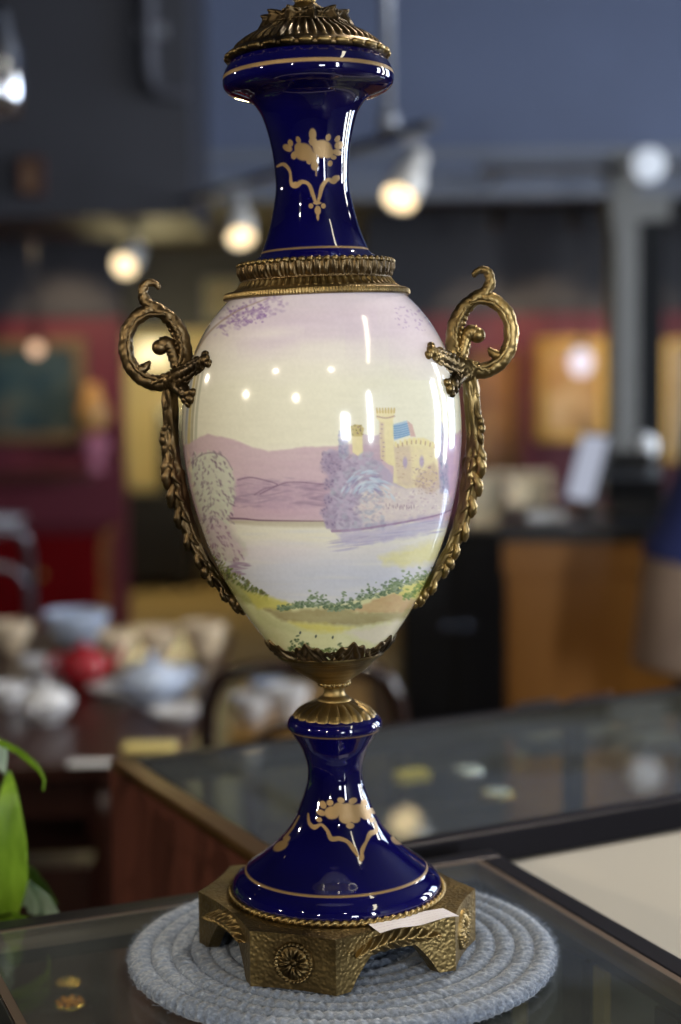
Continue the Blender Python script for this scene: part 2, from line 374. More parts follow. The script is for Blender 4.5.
    for i in range(16): c.dab(384+i*1.8+U(-.6, .6), 506+U(-2, 2), .5, U(1, 2.3), 0, (160, 126, 140), .7)
    c.stroke([(329, 531), (350, 530), (380, 525.5), (410, 520), (436, 514), (452, 507)], [1.4, 1.0, .7], (150, 116, 150), .85)
    c.poly([(332, 533), (380, 527), (440, 516), (446, 524), (420, 534), (390, 540), (350, 545), (338, 541)], (186, 174, 204), 2, .8, 1.5, .25, 51, (14, 2))
    for i in range(70):
        x = U(330, 440); c.dab(x, 548-(x-330)*.2+U(-9, 5), U(5, 13), U(.5, 1.2), -.14, rr.choice([(160, 146, 186), (176, 168, 198), (190, 186, 206)]), U(.2, .5))
    c.poly([(375, 557), (392, 551), (415, 545), (446, 535), (446, 556), (425, 563), (398, 566), (380, 563)], (232, 222, 140), 4, .85, 2, .15, 55, (14, 3))
    # willow at the left
    wil = [(186, 470), (192, 458), (200, 453), (212, 452), (222, 456), (229, 466), (233, 480), (232, 497), (227, 512), (222, 522), (228, 532), (240, 545), (242, 556), (228, 562), (212, 560), (204, 545), (196, 520), (190, 496)]
    c.poly(wil, (206, 210, 182), 1.8, .92, 1.4, .1, 61)
    c.poly([(196, 512), (222, 520), (230, 535), (242, 550), (236, 560), (214, 562), (202, 540)], (204, 176, 184), 5, .75, 1.5, .15, 63)
    for i in range(520):
        x = U(186, 242); y = U(452, 562)
        w_ = c.win(x, x+.4, y, y+.4)
        ok = (y < 525 and 186+max(0, (y-470))*.22 < x < 231 - max(0, (470-y))*.5) or (y >= 525 and 197+(y-525)*.32 < x < 222+(y-525)*.62)
        if not ok: continue
        pal = [(116, 92, 112), (132, 110, 124), (150, 132, 140), (214, 218, 190), (206, 214, 186)] if y < 525 else [(150, 110, 136), (132, 96, 120), (186, 154, 172), (214, 190, 196)]
        a0 = U(.5, 1.4) if x > 210 else U(1.5, 2.4); l_ = U(2.2, 4.4); c.stroke([(x-l_*.5*cos(a0), y-l_*.5*sin(a0)), (x+.5*sin(a0), y-.5*cos(a0)), (x+l_*.5*cos(a0), y+l_*.5*sin(a0))], [.5, 1.0, .4], rr.choice(pal), U(.4, .8), .7, 6)
    c.stroke([(191, 462), (200, 455), (212, 453), (224, 458), (231, 470)], [.6, .9, .5], (140, 120, 132), .6)
    for i in range(24): c.dab(U(222, 243), U(562, 576), U(4, 8), U(.7, 1.4), U(-.1, .1), rr.choice([(150, 118, 150), (170, 140, 166)]), U(.4, .7))
    # foreground meadow
    c.poly([(160, 560), (206, 570), (226, 583), (246, 592), (270, 601), (300, 607), (340, 603), (375, 592), (400, 584), (430, 572), (480, 560), (480, 700), (160, 700)], (226, 222, 150), 1.5, 1, 1, .08, 71, (16, 3))
    c.poly([(206, 572), (214, 569), (226, 574), (238, 586), (252, 594), (268, 602), (262, 606), (240, 604), (222, 592)], (160, 158, 70), 2, .8, 1.5, .3, 73)
    for i in range(170):
        t = rr.random(); x = 206+56*t; y = 564+36*t+U(-9, 6)*(1-.5*t)
        c.dab(x, y, U(1, 2.6), U(.6, 1.2), U(-1.2, -.2), rr.choice([(84, 100, 40), (110, 124, 48), (140, 140, 62), (96, 90, 60)]), U(.5, .9))
    c.poly([(238, 592), (262, 596), (290, 606), (280, 611), (252, 609)], (222, 212, 84), 2, .9, 1, .1, 75)
    c.poly([(258, 609), (290, 611), (330, 607), (352, 612), (392, 611), (430, 592), (426, 602), (396, 620), (350, 626), (310, 624), (275, 621)], (160, 142, 84), 2.2, .9, 1.2, .25, 77, (14, 3))
    c.poly([(344, 611), (362, 603), (384, 594), (404, 588), (404, 598), (420, 600), (396, 612), (370, 613)], (206, 160, 100), 1.5, .9, 1, .2, 79, (8, 3))
    c.poly([(384, 590), (410, 582), (440, 570), (440, 590), (415, 600), (402, 597)], (226, 216, 96), 2, .95, 1, .1, 81)
    c.poly([(282, 622), (320, 624), (350, 628), (330, 633), (300, 631)], (228, 212, 76), 2.5, .8, 1, .1, 83)
    c.poly([(340, 632), (372, 626), (400, 618), (420, 600), (425, 610), (400, 632), (370, 645)], (232, 216, 190), 3, .8, 1.5, .1, 85)
    c.poly([(250, 608), (272, 620), (300, 630), (290, 634), (268, 628), (252, 618)], (206, 206, 130), 2, .6)
    def leafbed(x0, x1, yf, h, n, pal):
        for i in range(n):
            x = U(x0, x1); y = yf(x)-h(x)*abs(rr.gauss(0, .5))+U(-1, 2)
            c.dab(x, y, U(.9, 2.3), U(.6, 1.3), U(-.8, .8), rr.choice(pal), U(.55, .95))
    green = [(98, 124, 80), (82, 106, 70), (120, 144, 98), (142, 162, 118)]
    leafbed(272, 356, lambda x: 608+2*sin(x*.1), lambda x: 4+14*math.exp(-((x-313)/9.)**2)+9*math.exp(-((x-340)/8.)**2), 330, green)
    leafbed(350, 398, lambda x: 601-(x-350)*.22, lambda x: 10, 150, green+[(150, 168, 130)])
    leafbed(386, 432, lambda x: 588-(x-386)*.28, lambda x: 9, 140, [(120, 146, 96), (150, 166, 120), (96, 126, 72)])
    leafbed(398, 428, lambda x: 600-(x-398)*.6, lambda x: 7, 90, [(110, 150, 50), (90, 130, 46), (140, 166, 66)])
    leafbed(284, 306, lambda x: 652, lambda x: 10, 60, [(84, 110, 50), (70, 92, 50)])
    leafbed(300, 352, lambda x: 652, lambda x: 6, 70, [(110, 124, 50), (84, 100, 44)])
    for (x, y) in ((295, 633), (311, 636.5), (328, 637.5)): c.dab(x, y, 1, 1.6, .2, (60, 70, 60), .9)
    gy = c.im.mean(-1, keepdims=True); c.im = gy+(c.im-gy)*.84; c.im = 255-(255-c.im)*.93
    c.im += (c.noise(2.2, 2.2, 91)[..., None]-.5)*5 + (c.noise(24, 3, 92)[..., None]-.5)*4
    return c

def gilt_neck():
    c = Canvas(255, 375, 110, 230, 4.0, 1); k = (1.0,)
    rr = random.Random(3)
    for (x, y, r) in ((304, 151.5, 9), (300, 147, 5), (309, 155, 6), (323, 148.5, 9.3), (328, 152, 6), (318, 145, 5), (313, 157, 5)): c.dab(x, y, r, r*.95, 0, k, 1, .12)
    for (x, y, rx, ry, a) in ((313.4, 134, 3.6, 6, 0), (313.6, 141, 4, 4.5, 0), (329, 137, 2.6, 3.6, .3), (299, 139.5, 2.4, 3.6, -.3), (288, 147.5, 5, 3.4, .5), (291, 142.5, 2.6, 3.6, -.3), (294.5, 155, 3, 4, .2), (339.5, 145, 4.5, 3.8, -.6), (337.5, 152, 4.6, 3, .3), (334, 157, 2.8, 2.2, 0), (315, 165, 3.6, 5, 0), (309.5, 161, 2.6, 3, 0), (330.5, 163, 2.4, 3, .3), (338, 138.5, 2.4, 3.6, .5)):
        c.dab(x, y, rx, ry, a, k, 1, .15)
    c.stroke([(277, 166), (284, 164), (290, 171), (291.5, 183), (296, 185.5), (302, 181.5), (309, 184), (313, 194), (316, 203)], [1.0, 2.0, 1.2, 2.2, 2.4, 1.6, 2.0, 1.2], k, 1, .5, 50)
    c.stroke([(338.5, 176), (334, 181), (328, 179.5), (322.5, 186), (319.5, 197), (317.5, 203)], [1.0, 2.6, 1.8, 2.2, 1.6, 1.0], k, 1, .5, 40)
    c.dab(336, 178, 4, 3, -.3, k, 1, .2); c.dab(296, 184, 3.6, 2.6, 0, k, 1, .2)
    for (x, y, rx, ry) in ((317.8, 210, 3.1, 4.6), (317.8, 216.5, 1.4, 3.6), (311, 205.5, 2.4, 2.6), (323.4, 205.5, 2.4, 2.6), (317.2, 202.5, 4.2, 1.6)): c.dab(x, y, rx, ry, 0, k, 1, .15)
    c.stroke([(316, 158), (316.5, 175)], .7, k, .8)
    return c
def gilt_foot():
    c = Canvas(255, 420, 780, 870, 4.0, 1); k = (1.0,); rr = random.Random(4)
    for (x, y, r) in ((331, 813, 7.5), (338, 808, 6), (347, 812, 10), (345, 818, 7), (358, 811, 8), (365, 815, 5.5), (354, 819, 5)): c.dab(x, y, r, r*.85, 0, k, 1, .12)
    for (x, y, rx, ry, a) in ((320, 813, 4.5, 3, .4), (322, 805, 3.2, 4.2, -.5), (329, 803, 3.4, 3, 0), (340, 800.5, 3.6, 2.8, .3), (352, 801, 4.2, 3, -.4), (363, 803, 3.2, 3.6, .3), (371, 811, 4, 3, .2), (318, 820, 3, 2.4, .3), (349, 826, 4, 3, 0), (371, 820, 3, 2.6, -.3)): c.dab(x, y, rx, ry, a, k, 1, .15)
    c.stroke([(307, 814), (308, 823), (313, 827.5), (320, 825), (326, 831), (330, 839), (338, 839), (346, 842), (352, 849), (356, 856)], [.8, 1.6, 2.4, 1.2, 1.6, 2.4, 2.2, 1.8, 2.4, 1.2], k, 1, .5, 50)
    c.stroke([(374, 822), (375, 831), (369, 834), (365, 842), (361, 850), (360, 858)], [1.0, 2.2, 2.6, 1.4, 2.2, 1.0], k, 1, .5, 40)
    c.dab(360, 858, 2.6, 4.2, .2, k, 1, .2); c.dab(314, 827, 3, 2, 0, k, 1, .2); c.dab(331, 839, 3.4, 2.2, .2, k, 1, .2)
    c.dab(279, 846, 8, 4.6, -.5, k, 1, .15); c.dab(285, 839, 4, 3, -.6, k, 1, .2); c.stroke([(283, 838), (291, 828), (298, 816)], [1.4, .7], k, 1, .5)
    c.dab(395, 840, 6, 4, .6, k, 1, .2); c.stroke([(380, 818), (388, 826), (393, 834)], [.7, 1.4], k, 1, .5)
    return c
# ------------------------------------------------------------------ the urn
VX, VY, VZ = -0.0055, 0.985, 1.0123
FWD = -CM[:, 2]
def zrow(row): return on_y(334.0, row, VY)[2] - VZ
def rad(row, half):
    P = on_y(334.0, row, VY); rt = half/FPX*((P-CAM) @ FWD); return VY*math.sin(math.atan(rt/VY))
def prof(tab, sub=1):
    a = np.array([[rad(h, w), zrow(h)] for h, w in tab])
    return smoothpath(a, (len(a)-1)*sub+1) if sub > 1 else a
ZN = zrow(690); LEAN = R_(1.5); SHX = -0.0012
def lean(V):
    V = np.array(V, float); c, q = cos(LEAN), sin(LEAN); x, z = V[:, 0].copy(), V[:, 2]-ZN
    V[:, 0] = x*c - z*q + SHX; V[:, 2] = ZN + z*c + x*q; return V

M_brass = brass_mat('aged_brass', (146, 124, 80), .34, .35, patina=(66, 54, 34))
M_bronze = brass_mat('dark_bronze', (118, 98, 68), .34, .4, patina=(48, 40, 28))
M_hammer = brass_mat('hammered_brass', (126, 108, 70), .40, hammered=True, patina=(78, 64, 42))
def cobalt_mat():
    t = NT('cobalt_glaze_with_gilding')
    at = t.n('ShaderNodeAttribute', attribute_name='gilt')
    nz = t.noise(14, 3); r = t.ramp(nz.outputs['Fac'], [(.3, lin((6, 4, 44))), (.75, lin((10, 7, 76)))])
    b = t.bsdf((.01, .01, .1), .04); t.l(r.outputs[0], b.inputs['Base Color'])
    b.inputs['Coat Weight'].default_value = .15; b.inputs['Coat Roughness'].default_value = .02
    b.inputs['IOR'].default_value = 1.55
    g = t.n('ShaderNodeBsdfPrincipled'); g.inputs['Base Color'].default_value = (*lin((136, 110, 70)), 1); g.inputs['Metallic'].default_value = .45; g.inputs['Roughness'].default_value = .45
    mx = t.n('ShaderNodeMixShader'); t.l(at.outputs['Fac'], mx.inputs[0]); t.l(b.outputs[0], mx.inputs[1]); t.l(g.outputs[0], mx.inputs[2])
    t.l(mx.outputs[0], t.out.inputs[0]); return t.m
def porcelain_mat():
    t = NT('painted_porcelain'); at = t.n('ShaderNodeAttribute', attribute_name='paint')
    b = t.bsdf((.8, .8, .75), .12); t.l(at.outputs['Color'], b.inputs['Base Color'])
    b.inputs['Coat Weight'].default_value = .5; b.inputs['Coat Roughness'].default_value = .04; b.inputs['IOR'].default_value = 1.5
    return t.m
M_cobalt = cobalt_mat(); M_porc = porcelain_mat()

urn = empty('urn', (VX, VY, VZ))
tag(urn, 'tall cobalt porcelain urn with bronze handles and painted castle landscape on the grey mat', 'urn')

def thetas_front(nf, nb, lim=102):
    a = np.linspace(-R_(lim), R_(lim), nf, endpoint=False); b = np.linspace(R_(lim), 2*PI-R_(lim), nb, endpoint=False)
    return np.concatenate([a, b])
def dense(tab, nrow, th):
    tab = np.array(tab, float); p = prof(tab); q = smoothpath(np.column_stack([p, tab[:, 0], tab[:, 1]]), 4000)
    s_ = np.concatenate([[0], np.cumsum(np.hypot(np.diff(q[:, 0]), np.diff(q[:, 1])))]); t = np.linspace(0, s_[-1], nrow)
    return np.column_stack([np.interp(t, s_, q[:, k]) for k in range(4)])      # R, z, row, half
def photo_layout(q, th, cxf, tilt):
    # lay the brushwork out round the belly: sideways by sin(theta), opened a little towards the front
    Rr, row, half = q[:, 0][:, None], q[:, 2][:, None], q[:, 3][:, None]
    mag = 1/(1-Rr/VY*np.cos(th)[None, :])
    dx = half*np.sin(th)[None, :]*mag
    Yc = 380+(row-380)*mag - dx*math.tan(tilt)
    return np.interp(row, *cxf)+dx, Yc
def color_attr(o, name, arr):
    a = o.data.color_attributes.new(name, 'FLOAT_COLOR', 'POINT') if arr.ndim == 3 else o.data.attributes.new(name, 'FLOAT', 'POINT')
    if arr.ndim == 3:
        buf = np.ones((arr.shape[0]*arr.shape[1], 4), np.float32); buf[:, :3] = arr.reshape(-1, 3); a.data.foreach_set('color', buf.ravel())
    else: a.data.foreach_set('value', arr.astype(np.float32).ravel())
AX = ([0, 80, 250, 297, 334, 432, 540, 609, 640, 670, 728, 900], [308, 309, 314, 316, 319, 321, 321, 323, 326, 330, 334.5, 334.5])

# --- painted body
th = thetas_front(760, 90)
body_tab = [(296, 84), (297, 88), (301, 92), (310, 100.5), (322, 110), (334, 117.5), (350, 125.5), (367, 132), (384, 136.3), (400, 138.7), (416, 139.6), (432, 139.6), (448, 138.8), (465, 137), (484, 134), (502, 130), (520, 125), (539, 118.8), (556, 112), (572, 104.5), (590, 95), (609, 84), (625, 73), (640, 62), (650, 52.5), (656, 46)]
q = dense(body_tab, 560, th)
Xc, Yc = photo_layout(q, th, AX, R_(2.4))
pc = paint_landscape(); rgb = pc.sample(Xc, Yc)
rgb = lin(np.clip(rgb, 0, 255))
g = G().lathe(q[:, :2], thetas=th, cap=False).xf(lean)
body = g.build('painted_body', M_porc, urn); color_attr(body, 'paint', rgb)
body['label'] = 'egg-shaped white porcelain body painted with a lake and castle'

# --- cobalt neck and foot with gilding
def cobalt_part(name, tab, nrow, nf, canvas, bands, leaned, tilt):
    th = thetas_front(nf, 60); q = dense(tab, nrow, th); X, Yv = photo_layout(q, th, AX, tilt)
    m = canvas.sample(X, Yv)[..., 0]; m[:, np.abs(np.where(th > PI, th-2*PI, th)) > R_(100)] = 0
    for (r0, w) in bands: m = np.maximum(m, np.clip((w-np.abs(q[:, 2][:, None]-r0))/.5*.5+.5, 0, 1)*np.ones_like(m))
    g = G().lathe(q[:, :2], thetas=th)
    if leaned: g.xf(lean)
    o = g.build(name, M_cobalt, urn); color_attr(o, 'gilt', m); return o
neck_tab = [(60, 74), (61, 77.5), (64, 80), (69, 83), (75, 85.2), (81, 85.8), (86, 84.6), (90, 81), (93, 75.5), (96, 67), (99, 59.5), (104, 54), (113, 48.5), (122, 45.3), (131, 42.8), (143, 40.2), (155, 38.4), (170, 37.2), (187, 36.8), (203, 39.2), (215, 41.8), (227, 44.7), (240, 49), (250, 53), (254, 55.5), (258, 60), (262, 65), (266, 67.5), (268, 66)]
cobalt_part('neck', neck_tab, 520, 360, gilt_neck(), [(76.5, 1.9), (251.5, 1.0)], True, R_(2.2))
foot_tab = [(713.5, 38), (714.5, 41), (717, 44.8), (721, 47.2), (725.5, 47.2), (730, 44.2), (738, 38.8), (747, 33.4), (756, 30), (763, 28), (770, 27.4), (780, 28), (790, 30.5), (802, 34.8), (814, 39.5), (829, 48.5), (840, 58), (849, 68), (857, 78), (863, 86.5), (866, 90.5), (868.5, 92.5), (871, 95.5), (874, 99.5), (877.5, 102.8), (881.5, 104.4), (885.5, 104.2), (888.5, 102), (890, 100)]
cobalt_part('foot', foot_tab, 560, 420, gilt_foot(), [(728.2, .8), (866.5, .9), (886, .8)], False, R_(.7))

# --- bronze mounts
def ringdisp(N, amp, fn=None, env=lambda u: np.sin(PI*np.clip(u, 0, 1))):
    return lambda t, u: amp*env(u)*(np.abs(np.cos(N*t/2)) if fn is None else fn(t, u))
k = .00064
# lid: fluted dome with a beaded rim and a crown of leaves, finial above
lid_tab = [(27, 43), (28, 44), (32, 49), (38, 60), (44, 68), (49, 74), (53, 78)]
g = G().lathe(np.vstack([[[0, zrow(24)]], prof(lid_tab, 5), prof([(53, 78), (55, 79.5), (58, 80), (60, 78.5), (61, 74)], 3), [[0, zrow(61)]]]), 480,
              lambda t, u: 3.4*k*(np.clip(np.cos(52*t)*2.2, -1, 1))*np.clip((u-.05)*8, 0, 1)*np.clip((.60-u)*9, 0, 1))
lid = g.xf(lean).build('lid', M_bronze, urn)
g = G()
for i in range(28):
    a = 2*PI*i/28+np.linspace(-.094, .094, 13); rr_ = rad(56, 79.0); g.tube(np.stack([rr_*np.sin(a), -rr_*np.cos(a), np.full(13, zrow(56.4))], -1), .0023*np.sqrt(np.clip(1-np.linspace(-1, 1, 13)**4, .05, 1)), 12, rb=.0031*np.sqrt(np.clip(1-np.linspace(-1, 1, 13)**4, .05, 1)))
g.xf(lean).build('beaded_rim', M_brass, lid)
g = G()
for i in range(11):                                   # crown leaves, each a curled lobe
    a = 2*PI*(i+.3)/11; P = []
    for s_ in np.linspace(0, .985, 14):
        w = .0122*(max(0.0, math.cos(PI/2*max(0, (s_-.35)/.66)))**.33)*(.86+.14*math.cos(4*PI*s_)); rr_ = rad(22, 45.5-11*s_+5*math.exp(-((s_-.8)/.16)**2)); zz = zrow(29)+.0120*s_-.002*max(0, s_-.8)*4
        row_ = []
        for u in np.linspace(-1, 1, 13):
            rp = rr_ - .0024*abs(u)**1.6 + .0011*math.cos(u*9)*(1-s_*.4) + .0016*math.exp(-(u/.2)**2); aa = a+u*w/rr_
            row_.append((rp*sin(aa), -rp*cos(aa), zz-.002*abs(u)))
        P.append(row_)
    P = np.array(P); g.grid(P); Q = P.copy(); Q[..., :2] *= .90; g.grid(Q[:, ::-1])
g.lathe(prof([(27, 44), (26, 44.5), (25, 43), (23.5, 36)]), 64)
g.xf(lean).build('leaf_crown', M_bronze, lid)
fin = prof([(28, 40), (20, 34), (13, 26), (8, 17), (4, 11.5), (0, 11), (-2, 14), (-5, 15), (-8, 11), (-12, 12), (-20, 17), (-30, 17), (-40, 11), (-47, 4)], 4)
g = G().lathe(np.vstack([fin, [[0, zrow(-49)]]]), 96, lambda t, u: 1.4*k*np.cos(12*t)*np.clip((u-.55)*8, 0, 1)*np.clip((1-u)*9, 0, 1))
g.xf(lean).build('finial', M_brass, lid)
# collar between neck and body
g = G().lathe(prof([(261, 64), (262, 70), (263, 75), (264, 76.8), (267, 77.6), (272, 77.4), (276, 76), (279, 74.6), (280.5, 75), (281.5, 73)], 5), 720,
              lambda t, u: 1.45*k*np.clip((u-.14)*12, 0, 1)*np.clip((.83-u)*12, 0, 1)*(np.abs(np.cos(15*t+1.6*(u-.4)))**.5*.9 + .55*np.cos(60*t+9*(u-.5)*np.sign(np.sin(30*t)))+.4*np.cos(120*t)-.5))
coll = g.xf(lean).build('upper_collar', M_bronze, urn)
g = G()
for i in range(60):
    a = 2*PI*(i+.5)/60; rr_ = rad(264, 76.2); g.ball((rr_*sin(a), -rr_*cos(a), zrow(264)), .0024, 6, 9, (1, .7, .8))
g.xf(lean).build('scalloped_edge', M_brass, coll)
g = G().lathe(prof([(279.5, 70), (280.3, 73), (282.5, 75), (285, 76.6), (287.5, 79.5), (289.3, 84)], 5), 720, lambda t, u: 2.3*k*np.clip(np.cos(66*t)*2.5, -1, 1)*np.clip((u-.12)*9, 0, 1)*np.clip((.95-u)*12, 0, 1))
g.lathe(prof([(289, 83), (290.2, 88), (291.5, 91.8), (294, 92.9), (297, 92.9), (298, 91.5), (298.4, 88)], 5), 900, lambda t, u: .55*k*np.cos(190*t)*np.clip((u-.3)*9, 0, 1)*np.clip((.8-u)*9, 0, 1))
g.xf(lean).build('fluted_collar', M_brass, urn)
# cup under the body: a crown of leaves hugging the porcelain, plain bowl below
NL = 9
thc = np.linspace(0, 2*PI, 540, endpoint=False); P = []
bt = np.array(body_tab)
for u in np.linspace(0, 1, 34):
    ph = np.abs((((thc+PI/NL)*NL/(2*PI)) % 1)-.5)*2                 # 1 in the middle of a leaf edge, 0 between
    top = 22*(.58+.42*np.clip(ph, 0, 1)**1.1+.07*np.cos(4*NL*(thc+PI/NL))*(ph > .2))
    rows_ = 655 - u*top; hb = np.interp(rows_, bt[:, 0], bt[:, 1])
    rel = 3.0+1.2*np.cos(NL*(thc+PI/NL))*(.3+u)+1.3*np.cos(2*NL*(thc+PI/NL)+PI)*np.sin(PI*u)+1.1*np.sin(5*NL*(thc+PI/NL)+7*u)*np.sin(PI*u)+.9*np.cos(14*u+NL*4*np.abs(((thc*NL/(2*PI)) % 1)-.5))*np.sin(PI*u)
    rel = rel*(1-u**8*.55)
    Rr = np.array([rad(a_, b_) for a_, b_ in zip(rows_, hb+rel)]); Z = np.array([zrow(a_) for a_ in rows_])
    P.append(np.stack([Rr*np.sin(thc), -Rr*np.cos(thc), Z], -1))
P = np.array(P); inner = P[-1:].copy(); inner[..., :2] *= .965
cup = G().grid(np.concatenate([P, inner]), cv=True).xf(lean).build('leaf_cup', M_bronze, urn)
g = G().lathe(prof([(650.5, 52), (651.5, 54), (653.5, 53.6), (656, 50.4), (658, 47.2), (660.5, 44), (665, 40), (669, 35), (673, 29), (677, 22.5), (680, 18), (681.5, 16)], 4), 128, lambda t, u: .25*k*np.cos(60*u))
g.xf(lean).build('bowl_rim', M_brass, cup)
g = G().lathe(prof([(679, 17), (682, 14), (685, 12.2), (687, 10.8), (690, 10.3), (693, 10.8), (695, 12), (696.5, 14.6), (698.5, 16.8), (701, 17.4), (704, 17)], 4), 64)
for i in range(18):
    a = 2*PI*i/18; rr_ = rad(683, 14.2); g.ball((rr_*sin(a), -rr_*cos(a), zrow(683)), .0019, 6, 8)
stem = g.build('stem', M_brass, urn)
g = G().lathe(prof([(699.5, 17), (700.5, 20), (702.5, 25.5), (705.5, 31.5), (709, 36.8), (712.8, 40.2), (715.2, 41.2), (716.6, 40)], 6), 480, lambda t, u: 2.2*k*(np.abs(np.cos(10*t))**.55-.6)*np.clip((u-.03)*5, 0, 1)*np.clip((1-u)*7, 0, 1))
g.build('gadrooned_cap', M_brass, urn)
# rope moulding below the foot
PH = .0345; n = 900; ph = np.linspace(0, 2*PI, n, endpoint=False); rc = rad(889, 105.5); pts = np.stack([rc*np.sin(ph), -rc*np.cos(ph), np.full(n, PH+.0019)], -1)
g = G().tube(pts, .0020, 12, closed=True, disp=lambda s_, p_: 1+.28*np.cos(2*(p_)+2*PI*84*s_))
g.build('rope_ring', M_brass, urn)

# --- plinth: eight-sided, concave faces, four bracket feet
LONG, SHORT = .0835, .0550
AP_L, AP_S = LONG/2+SHORT/math.sqrt(2), SHORT/2+LONG/math.sqrt(2)
PA = R_(-63)                                            # outward normal of the leaf face towards the right front
def plinth_face(i):                                     # i even: leaf face, odd: rosette face
    a = PA + i*PI/4; ap, wd = (AP_L, LONG) if i % 2 == 0 else (AP_S, SHORT); return a, ap, wd
def fpt(i, u, z, out=0):                                # point on face i; u from -1 to 1 along it
    a, ap, wd = plinth_face(i); sag = .0022*(1-u*u) if i % 2 else .0035*(1-u*u)
    return np.array([cos(a)*(ap-sag+out)-sin(a)*u*wd/2, sin(a)*(ap-sag+out)+cos(a)*u*wd/2, z])
def archz(u):                                           # underside height of a leaf face
    au = abs(u)
    if au > .72: return 0.0
    if au > .36: t = (.72-au)/.36; return .0205*(t**.75)
    return .0205
g = G(); NU = 41; us = np.linspace(-1, 1, NU); nz_ = 12
for i in range(8):
    P = np.array([[fpt(i, u, (archz(u) if i % 2 == 0 else 0)+(PH-(archz(u) if i % 2 == 0 else 0))*t) for u in us] for t in np.linspace(0, 1, nz_)])
    g.grid(P)
    Q = P.copy(); s_ = 1-.0075/np.linalg.norm(Q[..., :2], axis=-1, keepdims=True); Q[..., :2] *= s_; Q[-1, :, 2] -= .005
    g.grid(Q[:, ::-1]); g.grid(np.stack([P[0], Q[0]]))
top = np.array([fpt(i, u, PH) for i in range(8) for u in us[:-1]]); bot = top.copy(); bot[:, 2] -= .005
m = len(top)
for zz, pts in ((PH, top), (PH-.005, bot)):
    n0 = g.n; rings = np.stack([pts*[f, f, 1] for f in (1, .97, .8, .5, .2)]); g.grid(rings, cv=True); g.f.append(tuple(n0+4*m+j for j in range(m)))
plinth = g.build('plinth', M_hammer, urn)
md = plinth.modifiers.new('edge', 'EDGE_SPLIT'); md.split_angle = R_(38)
plinth['label'] = 'hammered brass plinth with eight concave sides and bracket feet'
def on_face(i, mesh_uvh):                               # (along, up, out) in metres on face i -> local xyz
    a, ap, wd = plinth_face(i); V = np.asarray(mesh_uvh, float)
    u = V[:, 0]/(wd/2); sag = (.0022 if i % 2 else .0035)*(1-u*u); o_ = ap-sag+V[:, 2]
    return np.stack([cos(a)*o_-sin(a)*V[:, 0], sin(a)*o_+cos(a)*V[:, 0], V[:, 1]], -1)
def rosette(i):
    g = G(); n, mm = 40, 160; R0 = .0130; r_ = np.linspace(0, R0, n)[:, None]; t = np.linspace(0, 2*PI, mm, endpoint=False)[None, :]
    x = r_/R0
    pet = np.abs(np.cos(4*t)); h = .0008+.0028*np.sin(PI*np.clip((x-.16)/.62, 0, 1))*(pet**.5)*(1-.55*np.exp(-((pet-1)/.12)**2)*np.sin(PI*np.clip((x-.25)/.5, 0, 1)))
    h = h+.0024*np.exp(-(x/.12)**2)+.0020*np.exp(-((x-.88)/.08)**2)*(.75+.35*np.cos(28*t)); h = h*(1-np.clip((x-.955)/.045, 0, 1))-.0004*(x > .99)
    V = np.stack([r_*np.cos(t), r_*np.sin(t)*1.02+.0168, h+0*t], -1)
    gg = G().grid(V, cv=True); gg.xf(lambda W: on_face(i, W)); return gg
def leaf_mount(i, flip=1):
    P = []; n = 120
    for s_ in np.linspace(0, 1, n):
        x = (s_-.5)*.060; w = .0076*(math.sin(PI*min(1, .05+s_*.95))**.7)*(1-.2*s_); lob = .78+.22*abs(math.sin(PI*7*s_)); yc = .0228+.0035*math.sin(PI*s_*1.1)-.001+.0035*s_*flip
        row_ = []
        for u in np.linspace(-1, 1, 17):
            hh = .0044*(1-abs(u)**2.2)*(.55+.45*lob)+.0015*math.cos(18*PI*s_-abs(u)*5)*(1-abs(u)**3)*min(1, abs(u)*5)+.0011*math.exp(-(u/.12)**2)
            row_.append((x*flip+abs(u)*.003, yc+u*w*lob, max(hh, -.0004)-.0002))
        P.append(row_)
    return G().grid(np.array(P)).xf(lambda W: on_face(i, W))
for i in range(8):
    if i % 2: rosette(i).build('rosette', M_brass, plinth)
    else: leaf_mount(i).build('leaf_mount', M_brass, plinth)

